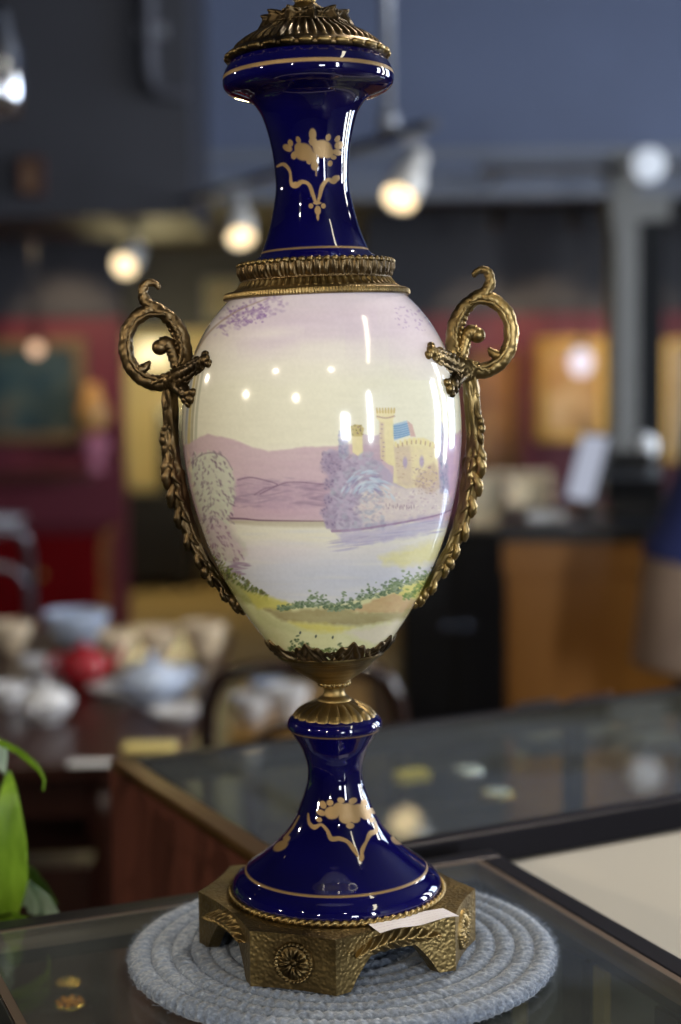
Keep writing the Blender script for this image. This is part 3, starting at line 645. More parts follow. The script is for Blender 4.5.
# --- handles: scroll ring, curling tip, inner bud, prongs clasping the body, acanthus stem
def make_handle(side):
    K = .000645; rg = np.random.default_rng(2)
    def L(p):                                            # (offset, row, depth) -> urn-local
        off, row, dep = p; return (side*(off-1.4)*K, -dep*K, zrow(row))
    def path(pts, n): return [L(p) for p in smoothpath([(*p, 0) if len(p) == 2 else p for p in pts], n)]
    def lump(a): return lambda s_, p_: 1+a*np.cos(9*2*PI*s_+2*p_)+a*.8*np.sin(23*s_*2*PI-p_*3)+a*.6*np.cos(4*p_+47*s_)
    rr_ = lambda n, xs, ys: K*np.interp(np.linspace(0, 1, n), xs, ys)
    Rb = lambda row: np.interp(row, bt[:, 0], bt[:, 1])
    g = G()
    g.tube(path([(156, 283), (158, 278.5), (163, 276), (168.5, 277), (172, 283), (171.5, 291), (166, 299), (156, 305), (146, 313), (138, 325), (134, 340), (134.5, 355), (140, 369), (147, 379)], 90), rr_(90, [0, .05, .14, .26, .4, .5, .8, 1], [1.5, 3.0, 3.4, 4.6, 5.6, 6.8, 7.4, 6.4]), 18, up=(0, 1, 0), disp=lump(.06))
    g.tube(path([(156, 303), (168, 304), (181, 312), (189.5, 325), (191.5, 342), (188, 357), (180, 368.5), (168, 375.5), (154, 377), (142, 374), (130, 369)], 90), rr_(90, [0, .08, .3, .6, .85, 1], [5, 7.2, 7.2, 7.6, 8.4, 7]), 18, up=(0, 1, 0), disp=lump(.045))
    for d in (1, -1):                                    # beaded ridges along the ring
        g.tube(path([(150, 309, 6*d), (166, 308, 6.5*d), (178, 314, 7*d), (186, 327, 7*d), (188, 343, 7*d), (185, 356, 7*d), (177, 366, 7*d), (164, 372, 7.5*d), (148, 374, 8*d)], 60), K*2.1, 8, disp=lump(.25))
        g.tube(path([(147, 314, 6*d), (139, 328, 6.5*d), (136, 344, 6.5*d), (139, 359, 7*d)], 40), K*2.3, 8, disp=lump(.3))
        g.tube(path([(168, 377, 5*d), (154, 372, 8*d), (142, 364, 9*d), (134, 362, 12*d)], 40), K*3.0, 8, disp=lump(.25))
    for i in range(9):                                   # knuckled inner edge of the upper scroll
        t = i/8; g.ball(L((150-10*t**.6*1.4+2, 314+38*t, 0)), K*(3.6-.8*t), 6, 9)
    g.tube(path([(186, 361, 2), (179, 363, 2), (172, 359, 1), (168.5, 354, 0)], 20), rr_(20, [0, .4, .7, 1], [6, 5.4, 4, 1.2]), 10, disp=lump(.12))
    g.tube(path([(139, 372), (141, 361), (144.5, 351), (147, 343.5), (151.5, 338), (157, 338.5)], 40), rr_(40, [0, .35, .6, .8, 1], [9, 6.4, 6.0, 7.6, 7.2]), 14, up=(0, 1, 0), disp=lump(.05))
    g.ball(L((158, 341, 0)), K*8.2, 12, 16, (1, 1, .95))
    for d in (1, -1):                                    # leafy prongs to front and back of the belly
        for k_, (dx, dy, r0) in enumerate(((0, 0, 8.5), (2.5, 6.5, 6.0), (-1.5, -6, 5.0), (3, 11, 4.6))):
            g.tube(path([(150+dx, 375+dy*.5, 3*d), (139+dx, 372+dy*.7, 15*d), (129+dx*.5, 368+dy, 33*d), (119, 363+dy*.9, 52*d), (110.5, 358+dy*.45, 72*d)], 44), rr_(44, [0, .3, .6, .85, 1], [r0, r0*.95, r0*.8, r0*.55, r0*.5]), 12, disp=lump(.14))
        for kx, ky, kr in ((108, 357, 6.0), (112.5, 362, 5.2), (108, 352, 4.4), (117, 357, 4.6), (104.5, 360, 4.0)):
            g.ball(L((kx, ky, d*(math.sqrt(max(Rb(ky)**2-kx**2, 1))+1))), K*kr, 8, 12, (1, 1, 1.1))
        for k_, (dx, r0) in enumerate(((0, 7.4), (4.5, 5.2), (-4, 4.8))):
            g.tube(path([(146+dx*.4, 377, 3*d), (138+dx*.7, 381, 20*d), (131+dx, 385, 40*d), (126+dx, 390, 58*d-3*d*abs(dx)*.6)], 34), rr_(34, [0, .5, 1], [r0, r0*.85, r0*.7]), 12, disp=lump(.18))
        for kx, ky, kr in ((124, 393, 5.6), (130, 394, 4.8), (121.5, 387, 4.2), (127, 398, 3.8), (134, 390, 4.4)):
            g.ball(L((kx, ky, d*(math.sqrt(max(Rb(ky)**2-kx**2, 1))+1))), K*kr, 8, 12)
    for i in range(26):                                  # chased lumps over the junction
        a = rg.uniform(0, 2*PI); off = 146+rg.normal(0, 5); row = 374+rg.normal(0, 6); g.ball(L((off, row, 8.5*cos(a))), K*rg.uniform(2.2, 4.2), 6, 9, (1.3, 1, .8))
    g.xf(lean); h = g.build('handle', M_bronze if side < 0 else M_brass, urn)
    # acanthus stem running down to the lower belly
    N = 220; sp = smoothpath([(148, 374, 0), (150.5, 395, 0), (151.5, 425, 0), (151.5, 455, 0), (149, 472, 0), (143.5, 503, 0), (132.5, 538, 0), (118, 566, 0), (100.5, 592, 0), (88, 605, 0)], N)
    s_ = np.linspace(0, 1, N)
    ro = np.interp(s_, [0, .1, .25, .34, .42, .5, .62, .75, .9, 1], [7.5, 7.5, 7.2, 8.6, 9.6, 8.8, 7.4, 5.8, 4.6, 3])
    rb_ = np.interp(s_, [0, .2, .42, .7, 1], [8, 8.5, 10.5, 7.5, 4.5])
    P3 = np.array([L(p) for p in sp])
    def dd(S, p_): return 1+.13*np.cos(5*p_+18*S)+.07*np.sin(70*S+3*p_)*(1-.4*S)+.05*np.cos(9*p_-40*S)
    g = G().tube(P3, ro*K, 40, up=(side, 0, .05), rb=rb_*K, disp=dd)
    T = np.gradient(sp, axis=0); T /= np.linalg.norm(T, axis=1)[:, None]
    for i, f in enumerate(np.linspace(.14, .95, 12)):    # acanthus lobes folding off the outer edge, front and back
        q = int(f*(N-1)); c_ = sp[q]; out = np.array([-T[q][1], T[q][0], 0]); out = out if out[0] > 0 else -out
        size = float(np.interp(f, [.1, .28, .42, .6, .95], [.7, .9, 1.35, 1.1, .7]))
        for d in (1, -1):
            base = c_ - T[q]*11*size + np.array([0, 0, d*4.0*size]); mid = c_ + out*5.6*size + np.array([0, 0, d*6.5*size]); tip = c_ + T[q]*10*size + out*(6.6+1.6*(i % 2))*size + np.array([0, 0, d*2.5*size])
            g.tube([L(p) for p in smoothpath([base, mid, tip], 14)], K*size*np.interp(np.linspace(0, 1, 14), [0, .5, .85, 1], [2.4, 4.2, 2.9, .9]), 10, disp=lump(.10))
            b2 = c_ - T[q]*6*size - out*2*size + np.array([0, 0, d*7*size]); t2 = c_ + T[q]*7*size - out*4*size + np.array([0, 0, d*7.5*size])
            g.tube([L(p) for p in smoothpath([b2, c_+np.array([0, 0, d*9.2*size]), t2], 12)], K*size*np.interp(np.linspace(0, 1, 12), [0, .5, 1], [1.4, 2.4, .9]), 8)
    for (kx, ky, kd, kr) in ((158, 434, 3, 5), (158, 427, 5, 3.6), (123, 566, 6, 4.8), (124, 569, 0, 4.6), (92, 601, 3, 5.4), (97, 597, 5, 4.6), (87, 606, 1, 4.6)):
        for d in (1, -1): g.ball(L((kx, ky, kd*d)), K*kr, 8, 12, (1, 1, 1.3))
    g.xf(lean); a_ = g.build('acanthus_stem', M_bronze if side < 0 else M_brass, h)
    h['label'] = 'bronze scroll handle on the %s of the urn' % ('left' if side < 0 else 'right')
make_handle(-1); make_handle(1)
# ------------------------------------------------------------------ room
M_bluewall = simple('slate_blue_paint', (92, 102, 128), .6, var=.05, scale=3)
M_charcoal = simple('charcoal_paint', (58, 58, 64), .6, var=.06, scale=3)
M_ceil = simple('dark_slate_ceiling', (74, 76, 84), .7, var=.04); M_hall = simple('grey_hall_paint', (112, 112, 116), .6, var=.05)
M_red = simple('crimson_paint', (104, 34, 48), .55, var=.07, scale=4)
M_beige = simple('warm_beige_paint', (206, 186, 140), .6, var=.06, scale=3)
M_cream = simple('cream_laminate', (200, 188, 168), .45, var=.02, scale=5)
M_trim = simple('grey_trim_paint', (116, 120, 128), .45, var=.06, scale=6)
M_dkceil = simple('dark_ceiling_paint', (62, 56, 48), .7, var=.06)
M_floor = wood('floor_boards', (72, 58, 44), .4, (9, .8, 1))
M_dkwood = wood('dark_mahogany', (52, 26, 20), .30)
M_brown = wood('brown_panel', (88, 50, 40), .35, var=.12)
M_oak = wood('orange_oak', (142, 92, 30), .42, (3, 3, .5), .16)
M_soot = simple('matt_black_paint', (16, 16, 17), .9, var=.1)
M_black = simple('black_laminate', (26, 27, 30), .35, var=.1)
M_anod = simple('bronze_anodised_metal', (44, 42, 46), .38, .8, var=.06)
M_chan = simple('tan_metal_channel', (112, 96, 84), .45, .6, var=.06)
M_glass = glass('clear_glass', ior=1.36); M_dusty = glass('dusty_glass', ior=1.36, dust=.023); M_winglass = glass('window_glass', (.97, .98, 1))
M_white = simple('white_paint', (226, 228, 230), .5, var=.03)
M_china = simple('white_china', (222, 224, 230), .04, var=.03)
M_steel = simple('brushed_steel', (190, 194, 200), .22, .95, var=.05)
M_gold = simple('gilded_wood', (190, 146, 70), .38, .6, var=.2)
M_lens = emis('lit_lamp_lens', (255, 226, 176), 2.6)
XR, XL, YF, YB, ZC = 3.6, -4.5, -2.6, 10.8, 3.4
struct(G().box(XL-.1, XR+.1, YF-.1, YB+.1, -.1, 0).build('floor', M_floor, smooth=False))
struct(G().box(XL, XR, 7.1, YB, 0, .012).build('floor_back', simple('warm_lit_floor', (150, 126, 84), .9, scale=30), smooth=False))  # tan carries the warm light of the passage in the floor colour
struct(G().box(XL-.1, XR+.1, YF-.1, 7.0, ZC, ZC+.1).build('ceiling', M_ceil, smooth=False))
struct(G().box(XL, XR, 7.0, YB, 2.3, 2.4).build('ceiling_back', M_dkceil, smooth=False))
struct(G().box(XL-.1, XL, YF-.1, YB+.1, 0, ZC).build('wall_left', M_charcoal, smooth=False))
struct(G().box(XL, XR, YB, YB+.1, 0, ZC).build('wall_back', M_beige, smooth=False))
def wall_with_holes(axis, pos0, pos1, a0, a1, holes, name):
    g = G(); cur = a0
    def put(p, q, z0, z1):
        if q-p > 1e-4 and z1-z0 > 1e-4: g.box(*((pos0, pos1, p, q) if axis == 'x' else (p, q, pos0, pos1)), z0, z1)
    for (h0, h1, z0, z1) in holes:
        put(cur, h0, 0, ZC); put(h0, h1, 0, z0); put(h0, h1, z1, ZC); cur = h1
    put(cur, a1, 0, ZC); return struct(g.build(name, M_hall, smooth=False))
holesR = [(1.9, 2.45, .8, 2.4), (2.85, 3.35, .7, 3.1), (3.7, 5.2, .9, 2.9)]
holesF = [(.95, 1.55, 1.0, 1.7), (2.75, 3.25, .9, 2.8)]
wall_with_holes('x', XR, XR+.1, YF-.1, YB+.1, holesR, 'wall_right')
wall_with_holes('y', YF-.1, YF, XL, XR, holesF, 'wall_front')
LE = {'R': [85, 95, 130], 'F': [52, 200]}
COOL = [(.92, .96, 1), (1, .94, .80), (.70, .82, 1)]
def area(name, loc, rot, sx, sy, W, colr):
    d = bpy.data.lights.new(name, 'AREA'); d.shape = 'RECTANGLE'; d.size = sx; d.size_y = sy; d.energy = W; d.color = colr
    o = bpy.data.objects.new(name, d); COL.objects.link(o); o.location = loc; o.rotation_euler = rot; return o
wn = 0
for side, holes in (('R', holesR), ('F', holesF)):
    for i, (h0, h1, z0, z1) in enumerate(holes):
        wn += 1; g = G(); t = .045
        def bar(p, q, a, b):
            g.box(*((XR+.02, XR+.08, p, q) if side == 'R' else (p, q, YF-.08, YF-.02)), a, b)
        bar(h0, h0+t, z0, z1); bar(h1-t, h1, z0, z1); bar(h0+t, h1-t, z0, z0+t); bar(h0+t, h1-t, z1-t, z1)
        zm = z0+(z1-z0)*.68; bar(h0+t, h1-t, zm-.02, zm+.02)
        w_ = struct(g.build('window_%d' % wn, M_white, smooth=False))
        p = G(); p.box(*((XR+.046, XR+.054, h0+t, h1-t) if side == 'R' else (h0+t, h1-t, YF-.054, YF-.046)), z0+t, z1-t)
        p.build('pane', M_winglass, w_, smooth=False)
        c_ = (h0+h1)/2
        if side == 'R': area('daylight', (XR+.16, c_, (z0+z1)/2), (0, PI/2, 0), z1-z0, h1-h0, LE['R'][i], COOL[i])
        else: area('daylight', (c_, YF-.16, (z0+z1)/2), (-PI/2, 0, PI), h1-h0, z1-z0, LE['F'][i], (.92, .96, 1))
W = bpy.data.worlds.new('sky'); scene.world = W; W.use_nodes = True; W.node_tree.nodes['Background'].inputs[0].default_value = (.62, .76, 1, 1); W.node_tree.nodes['Background'].inputs[1].default_value = .9

# bulkhead over the opening to the back room, its moulding and post
struct(G().box(-.56, XR, 6.9, 7.0, 2.17, ZC).build('wall_bulkhead', M_bluewall, smooth=False))
struct(G().box(XL, -.56, 6.0, 7.0, 2.02, ZC).build('wall_soffit', M_charcoal, smooth=False))
struct(G().box(-.8, XR, 6.86, 6.9, 2.17, 2.22).box(-.8, XR, 6.88, 6.9, 2.25, 2.29).box(-.8, XR, 6.85, 6.9, 2.34, 2.38).build('trim_1', M_trim, smooth=False))
struct(G().box(1.215, 1.325, 6.84, 7.04, 0, 2.36).box(1.20, 1.46, 6.82, 7.06, 2.06, 2.17).box(1.20, 1.46, 6.82, 7.06, 0, .14).box(1.225, 1.255, 6.825, 6.84, .2, 2.0).build('trim_2', simple('pale_grey_post_paint', (112, 110, 104), .5), smooth=False))
struct(G().box(1.33, 1.44, 6.86, 7.04, .14, 2.06).box(1.36, 1.41, 6.85, 6.86, .2, 2.0).build('trim_6', M_soot, smooth=False))
# red partitions
ZR = 1.72
struct(G().box(XL, -1.12, 8.0, 8.1, 0, ZR).build('wall_crimson', M_red, smooth=False))
struct(G().box(XL, -1.12, 7.98, 8.1, ZR, 2.3).build('trim_3', M_charcoal, smooth=False))
struct(G().box(.15, 3.2, 8.6, 8.7, 0, ZR+.02).build('wall_crimson_right', M_red, smooth=False))
struct(G().box(-3.5, .2, 10.77, YB, 1.74, 2.3).build('trim_5', M_charcoal, smooth=False))
struct(G().box(.15, 3.2, 8.58, 8.7, ZR+.02, 2.3).build('trim_4', M_charcoal, smooth=False))

# ------------------------------------------------------------------ coiled mat
MX, MY, MR = -.0018, .991, .1385
def wool():
    t = NT('grey_blue_wool'); nz = t.noise(420, 4); n2 = t.noise(40, 2)
    r = t.ramp(nz.outputs['Fac'], [(.25, lin((84, 95, 112))), (.55, lin((120, 131, 148))), (.8, lin((172, 182, 194)))])
    b = t.bsdf((.3, .33, .36), .95); t.l(r.outputs[0], b.inputs['Base Color']); t.bump(nz.outputs['Fac'], b, .7, .0015)
    b.inputs['Sheen Weight'].default_value = .4; return t.m
M_wool = wool()
g = G(); pitch = .0124; rng_ = [(i+.42)*pitch for i in range(11)]; rng_ = [r_*(MR-.0072)/rng_[-1] for r_ in rng_]
for i, r_ in enumerate(rng_):
    n = max(60, int(r_*2*PI/.0011)); a = np.linspace(0, 2*PI, n, endpoint=False); tw = max(4, round(r_*2*PI/.0078)); tw2 = max(6, round(r_*2*PI/.0054)); wb = 1+.007*np.sin(2*a+1.1)+.005*np.sin(3*a+i)
    g.tube(np.stack([r_*wb*np.cos(a), r_*wb*np.sin(a), np.full(n, .0054)], -1), .0053, 14, rb=.0080, closed=True, disp=lambda s_, p_, tw=tw, tw2=tw2: 1+.10*np.cos(p_+2*PI*tw*s_)*np.cos(2*p_)+.06*np.cos(3*p_-2*PI*tw2*s_)+.03*np.cos(7*p_+2*PI*tw*4*s_))
mat = g.build('coiled_mat', M_wool, loc=(MX, MY, 1.0))
tag(mat, 'round grey-blue wool mat of coiled braid on the glass counter under the urn', 'mat')
g = G(); rg = np.random.default_rng(9); V = []; Fc = []
for i in range(30000):
    edge = rg.random() < .3
    a = rg.random()*2*PI; rad_ = MR*(.996+.007*math.sin(2*a+1.1)+rg.normal(0, .004)) if edge else MR*.985*math.sqrt(rg.random())
    z0 = rg.uniform(.002, .0092) if edge else .0096
    p = np.array([rad_*cos(a), rad_*sin(a), z0]); o_ = np.array([cos(a), sin(a), 0])*(.9 if edge else .2)+rg.normal(0, .55, 3); o_[2] = abs(o_[2])*.45+.1
    o_ /= np.linalg.norm(o_); L_ = rg.uniform(.0015, .0042)*(1.25 if edge else 1); s_ = np.cross(o_, rg.normal(0, 1, 3)); s_ /= np.linalg.norm(s_)+1e-9; bnd = rg.normal(0, .0009, 3); wv = 6.5e-5
    k0 = len(V); V += [p-s_*wv, p+s_*wv, p+o_*L_*.5+bnd+s_*wv, p+o_*L_*.5+bnd-s_*wv, p+o_*L_]; Fc += [(k0, k0+1, k0+2, k0+3), (k0+3, k0+2, k0+4)]
fz = G().add(np.array(V), Fc).build('wool_fuzz', M_wool, mat, fix=False); fz['kind'] = 'stuff'

# price tag lying on the plinth
t = NT('printed_paper'); b = t.bsdf(lin((238, 234, 238)), .6); tc = t.n('ShaderNodeTexCoord'); sp = t.n('ShaderNodeSeparateXYZ'); t.l(tc.outputs['UV'], sp.inputs[0])
wv = t.n('ShaderNodeTexNoise', noise_dimensions='2D'); mp = t.n('ShaderNodeMapping'); mp.inputs['Scale'].default_value = (60, 7, 1); t.l(tc.outputs['UV'], mp.inputs[0]); t.l(mp.outputs[0], wv.inputs['Vector']); wv.inputs['Scale'].default_value = 1.0
ml = t.n('ShaderNodeMath', operation='MULTIPLY'); ml.inputs[1].default_value = 5*2*PI; t.l(sp.outputs[1], ml.inputs[0]); sn = t.n('ShaderNodeMath', operation='SINE'); t.l(ml.outputs[0], sn.inputs[0])
gt = t.n('ShaderNodeMath', operation='GREATER_THAN'); gt.inputs[1].default_value = .45; t.l(sn.outputs[0], gt.inputs[0]); m2 = t.n('ShaderNodeMath', operation='MULTIPLY'); t.l(gt.outputs[0], m2.inputs[0]); t.l(wv.outputs['Fac'], m2.inputs[1])
r = t.ramp(m2.outputs[0], [(.35, lin((240, 236, 240))), (.75, lin((220, 208, 220)))]); t.l(r.outputs[0], b.inputs['Base Color']); M_paper = t.m
ztag = VZ+PH+.0006
c4 = [on_z(x, y, ztag) for x, y in ((364.5, 921.5), (443, 909), (459, 917.5), (380.5, 936.5))]
nu, nv = 24, 10; P = []
for j in range(nv):
    for i in range(nu):
        u, v = i/(nu-1), j/(nv-1); p = (c4[0]*(1-u)+c4[1]*u)*(1-v)+(c4[3]*(1-u)+c4[2]*u)*v
        p = p+np.array([0, 0, .0004+.0012*(math.sin(PI*u*1.6+.6)**2)*v+.0012*v*v*(1-u)]); P.append(p)
P = np.array(P).reshape(nv, nu, 3); org = P.reshape(-1, 3).mean(0); Q = P-org
g = G(); g.grid(Q); Q2 = Q.copy(); Q2[..., 2] += .00022; g.grid(Q2)
o = g.build('price_tag', M_paper, loc=tuple(org), fix=False)
uvl = o.data.uv_layers.new(name='UVMap')
for lp in o.data.loops:
    q_ = lp.vertex_index % (nu*nv); uvl.data[lp.index].uv = ((q_ % nu)/(nu-1), (q_//nu)/(nv-1))
tag(o, 'small white paper price tag lying on the front right edge of the brass plinth', 'price tag')

# ------------------------------------------------------------------ display counters
def bar(g, x0, x1, y0, y1, z0, z1): g.box(x0, x1, y0, y1, z0, z1)
A1 = R_(23); c1 = empty('display_counter', (.118, 1.222, 0), A1)
tag(c1, 'glass-topped display counter with dark metal frame carrying the urn and grey mat', 'display counter')
w1, l1 = .44, .95; fw = .02
G().box(-w1+.01, -.01, -l1+.01, -.01, .0, .60).box(-w1+.03, -.03, -l1+.03, -.03, .60, .615).build('base_cabinet', M_dkwood, c1, smooth=False)
M_deck = simple('khaki_velvet', (84, 78, 62), .9, var=.1, scale=40)
G().box(-w1+.022, -.022, -l1+.022, -.022, .615, .622).build('deck', M_deck, c1, smooth=False)
g = G()
for (x0, x1, y0, y1) in ((-w1, 0, -fw, 0), (-w1, 0, -l1, -l1+fw), (-w1, -w1+fw, -l1+fw, -fw), (-fw, 0, -l1+fw, -fw)): g.box(x0, x1, y0, y1, .972, .9995)
for (x, y) in ((-w1, -fw), (-fw, -fw), (-w1, -l1), (-fw, -l1)): g.box(x, x+fw, y, y+fw, .60, .972)
g.build('metal_frame', M_anod, c1, smooth=False, bevel=.002)
g = G(); li = .006
for (x0, x1, y0, y1) in ((-w1+fw, -fw, -fw-li, -fw), (-w1+fw, -fw, -l1+fw, -l1+fw+li), (-w1+fw, -w1+fw+li, -l1+fw+li, -fw-li), (-fw-li, -fw, -l1+fw+li, -fw-li)): g.box(x0, x1, y0, y1, .985, .9993)
g.build('glazing_channel', M_chan, c1, smooth=False)
G().box(-w1+fw+li, -fw-li, -l1+fw+li, -fw-li, .994, 1.0).build('glass_top', M_dusty, c1, smooth=False)
G().box(-.014, -.004, -l1+fw, -fw, .60, .972).build('side_panel', simple('grey_green_panel', (70, 76, 72), .5), c1, smooth=False)
G().box(-w1+.009, -w1+.014, -l1+fw, -fw, .622, .972).build('glass_side', M_glass, c1, smooth=False)
G().box(-w1+fw, -fw, -.014, -.009, .622, .972).build('glass_end', M_glass, c1, smooth=False)
M_khaki = simple('khaki_strip_metal', (168, 150, 92), .4, .5)
for y in (-.045, -.16, -.275, -.39, -.55):  # dark and khaki upright strips along the side panel
    G().box(-.022, -.0145, y-.014, y+.012, .622, .971).build('post', M_anod, c1, smooth=False)
    G().box(-.020, -.0145, y-.040, y-.026, .622, .971).build('khaki_strip', M_khaki, c1, smooth=False)
G().box(-w1+.03, -.050, -l1+.04, -.04, .909, .915).build('glass_shelf', M_glass, c1, smooth=False)

A2 = R_(27); c2 = empty('display_counter', (-.0515, 1.177, 0), A2)
tag(c2, 'second display counter behind the urn, brown end panel, cream front and glass top', 'display counter')
l2, w2 = 1.5, .40
G().box(-.004, .006, 0, w2, 0, .990).build('end_panel', M_brown, c2, smooth=False)
G().box(l2-.018, l2, 0, w2, 0, .972).build('end_panel', M_brown, c2, smooth=False)
G().box(.018, l2-.018, .006, .020, .0, .968).build('front_panel', M_cream, c2, smooth=False)
G().box(.018, l2-.018, .02, w2-.01, .0, .70).build('base_cabinet', M_dkwood, c2, smooth=False)
M_olive = simple('olive_felt', (168, 158, 118), .9, var=.08, scale=30)
G().box(.018, l2-.018, .02, w2-.02, .84, .852).build('deck', M_olive, c2, smooth=False)
g = G()
for (x0, x1, y0, y1) in ((.0065, l2, 0, fw), (.0065, l2, w2-fw, w2), (l2-fw, l2, fw, w2-fw)): g.box(x0, x1, y0, y1, .972, 1.0)
G().box(-.004, .018, 0, w2, .9905, 1.0).build('edge_strip', simple('gold_glint_edge', (150, 112, 66), .28, .9, var=.1), c2, smooth=False, bevel=.002)  # gold tone puts the lamp glint along this edge into the colour
for x in (.55, 1.1): g.box(x, x+.02, w2-fw, w2, .70, .972)
g.build('metal_frame', M_anod, c2, smooth=False, bevel=.002)
G().box(fw, l2-fw, fw, w2-fw, .994, .9995).build('glass_top', M_dusty, c2, smooth=False)
G().box(.018, l2-.018, w2-.012, w2-.007, .70, .972).build('glass_back', M_glass, c2, smooth=False)

# jewellery and trinkets in the counters
M_pearl = simple('pale_green_stone', (176, 190, 160), .25); M_gj = simple('yellow_gold', (214, 170, 80), .25, 1.0); M_amber = simple('amber_stone', (206, 130, 30), .15); M_yel = simple('yellow_card', (222, 196, 84), .7, var=.03)
def brooch(px, py, z, r, mat, label, rz=0, grp=None):
    p = on_z(px, py, z); e = empty('brooch', tuple(p), rz); tag(e, label, 'brooch', grp)
    g = G().lathe([(r*.9, 0), (r, r*.12), (r*.95, r*.22), (r*.6, r*.24)], 24); g.build('setting', M_gj, e)
    g = G().ball((0, 0, r*.26), r*.42, 8, 14, (1.25, 1, .6))
    for i in range(8): g.ball((r*.74*cos(i*PI/4), r*.74*sin(i*PI/4), r*.25), r*.17, 6, 8)
    g.build('stones', mat, e); return e
brooch(566, 1000, .915, .015, M_pearl, 'pale green stone brooch on the glass shelf nearest the mat')
brooch(589, 992, .915, .013, M_amber, 'gold brooch between two pale green ones on the glass shelf')
brooch(610, 983, .915, .014, M_pearl, 'pale green stone brooch on the glass shelf farthest from the mat')
brooch(70, 1006, .915, .012, M_amber, 'amber brooch seen through the glass at the bottom left')
brooch(68, 984, .915, .010, M_gj, 'small gold brooch behind the amber one in the left of the glass counter')
p = on_z(412, 781, .852); o = G().box(-.022, .022, -.013, .013, 0, .012).box(-.0215, .0215, -.0125, .0125, .012, .0135).build('jewellery_box', M_yel, loc=tuple(p), smooth=False, bevel=.002); o.rotation_euler = (0, 0, A2)
tag(o, 'small flat yellow box inside the second counter just right of the urn', 'box')
def watch(px, py, label, m):
    p = on_z(px, py, .852); e = empty('pocket_watch', tuple(p), A2); tag(e, label, 'watch')
    G().lathe([(.018, 0), (.021, .002), (.021, .007), (.018, .009), (.0175, .0085)], 32).build('case', m, e)
    G().lathe([(0, .0088), (.0172, .0086), (.0172, .0084)], 32, cap=False).build('dial', M_white, e)
    G().tube([(0, .021, .0045), (0, .026, .0045)], .0025, 8).tube([(.005*cos(a), .030+.005*sin(a), .0045) for a in np.linspace(0, 2*PI, 16)], .001, 6).build('crown', m, e)
watch(468, 775, 'steel pocket watch inside the second counter right of the yellow box', M_steel)
watch(497, 798, 'gold pocket watch inside the second counter near its front edge', M_gj)
for k_, (px, py, lab) in enumerate(((545, 752, 'small dark jewellery case in the middle of the second counter'), (600, 745, 'brown jewellery case to the right inside the second counter'), (655, 752, 'tan jewellery case at the far right of the second counter'))):
    p = on_z(px, py, .852); e = empty('jewellery_case', tuple(p), A2); tag(e, lab, 'jewellery case')
    m_ = [M_black, M_dkwood, M_chan][k_]
    G().box(-.035, .035, -.022, .022, 0, .02).build('tray', m_, e, smooth=False, bevel=.002)
    G().obox((0, .026, .040), (.035, 0, 0), (0, .003, .010), (0, -.006, .020)).build('lid', m_, e, smooth=False, bevel=.002)
    G().box(-.030, .030, -.017, .017, .02, .024).build('cushion', M_deck, e, smooth=False, bevel=.001)
for (px, py, lab) in ((430, 748, 'gold ring on the olive felt behind the yellow box'), (520, 770, 'gold ring on the olive felt in the middle of the counter')):
    p = on_z(px, py, .852); e = empty('finger_ring', tuple(p), .4); tag(e, lab, 'ring')
    G().tube([(.009*cos(a), 0, .0102+.009*sin(a)) for a in np.linspace(0, 2*PI, 28, endpoint=False)], .0012, 8, up=(0, 1, 0), closed=True).build('band', M_gj, e)
    G().ball((0, 0, .0205), .003, 6, 10).build('stone', M_pearl, e)
# ------------------------------------------------------------------ plant at the left
def leafmat(name, rgb, rgb2):
    t = NT(name); nz = t.noise(30, 3, stretch=(3, 3, .6)); r = t.ramp(nz.outputs['Fac'], [(.3, lin(rgb)), (.7, lin(rgb2))])
    b = t.bsdf(lin(rgb), .38); t.l(r.outputs[0], b.inputs['Base Color'])
    tr = t.n('ShaderNodeBsdfTranslucent'); t.l(r.outputs[0], tr.inputs[0]); mx = t.n('ShaderNodeMixShader'); mx.inputs[0].default_value = .38
    t.l(b.outputs[0], mx.inputs[1]); t.l(tr.outputs[0], mx.inputs[2]); t.l(mx.outputs[0], t.out.inputs[0]); return t.m
M_leaf = leafmat('glossy_green_leaf', (112, 150, 40), (150, 186, 62)); M_leafd = leafmat('darker_green_leaf', (70, 104, 44), (96, 130, 64)); M_leafp = leafmat('pale_grey_green_leaf', (140, 164, 140), (190, 206, 190))
M_pot = simple('glazed_clay_pot', (150, 96, 70), .4)
PX, PY = -.345, 1.235
pl = empty('potted_plant', (PX, PY, .60)); tag(pl, 'potted green plant with broad drooping leaves behind the counter at the left edge', 'plant')
pot = G().lathe([(.055, 0), (.062, .02), (.076, .12), (.084, .125), (.084, .145), (.076, .145), (.072, .12), (0, .118)], 48).build('pot', M_pot, pl)
G().lathe([(.073, .121), (.05, .126), (0, .128)], 32, cap=False).build('soil', simple('dark_soil', (44, 32, 24), .95, bump=.6, bd=.004, scale=60), pot)
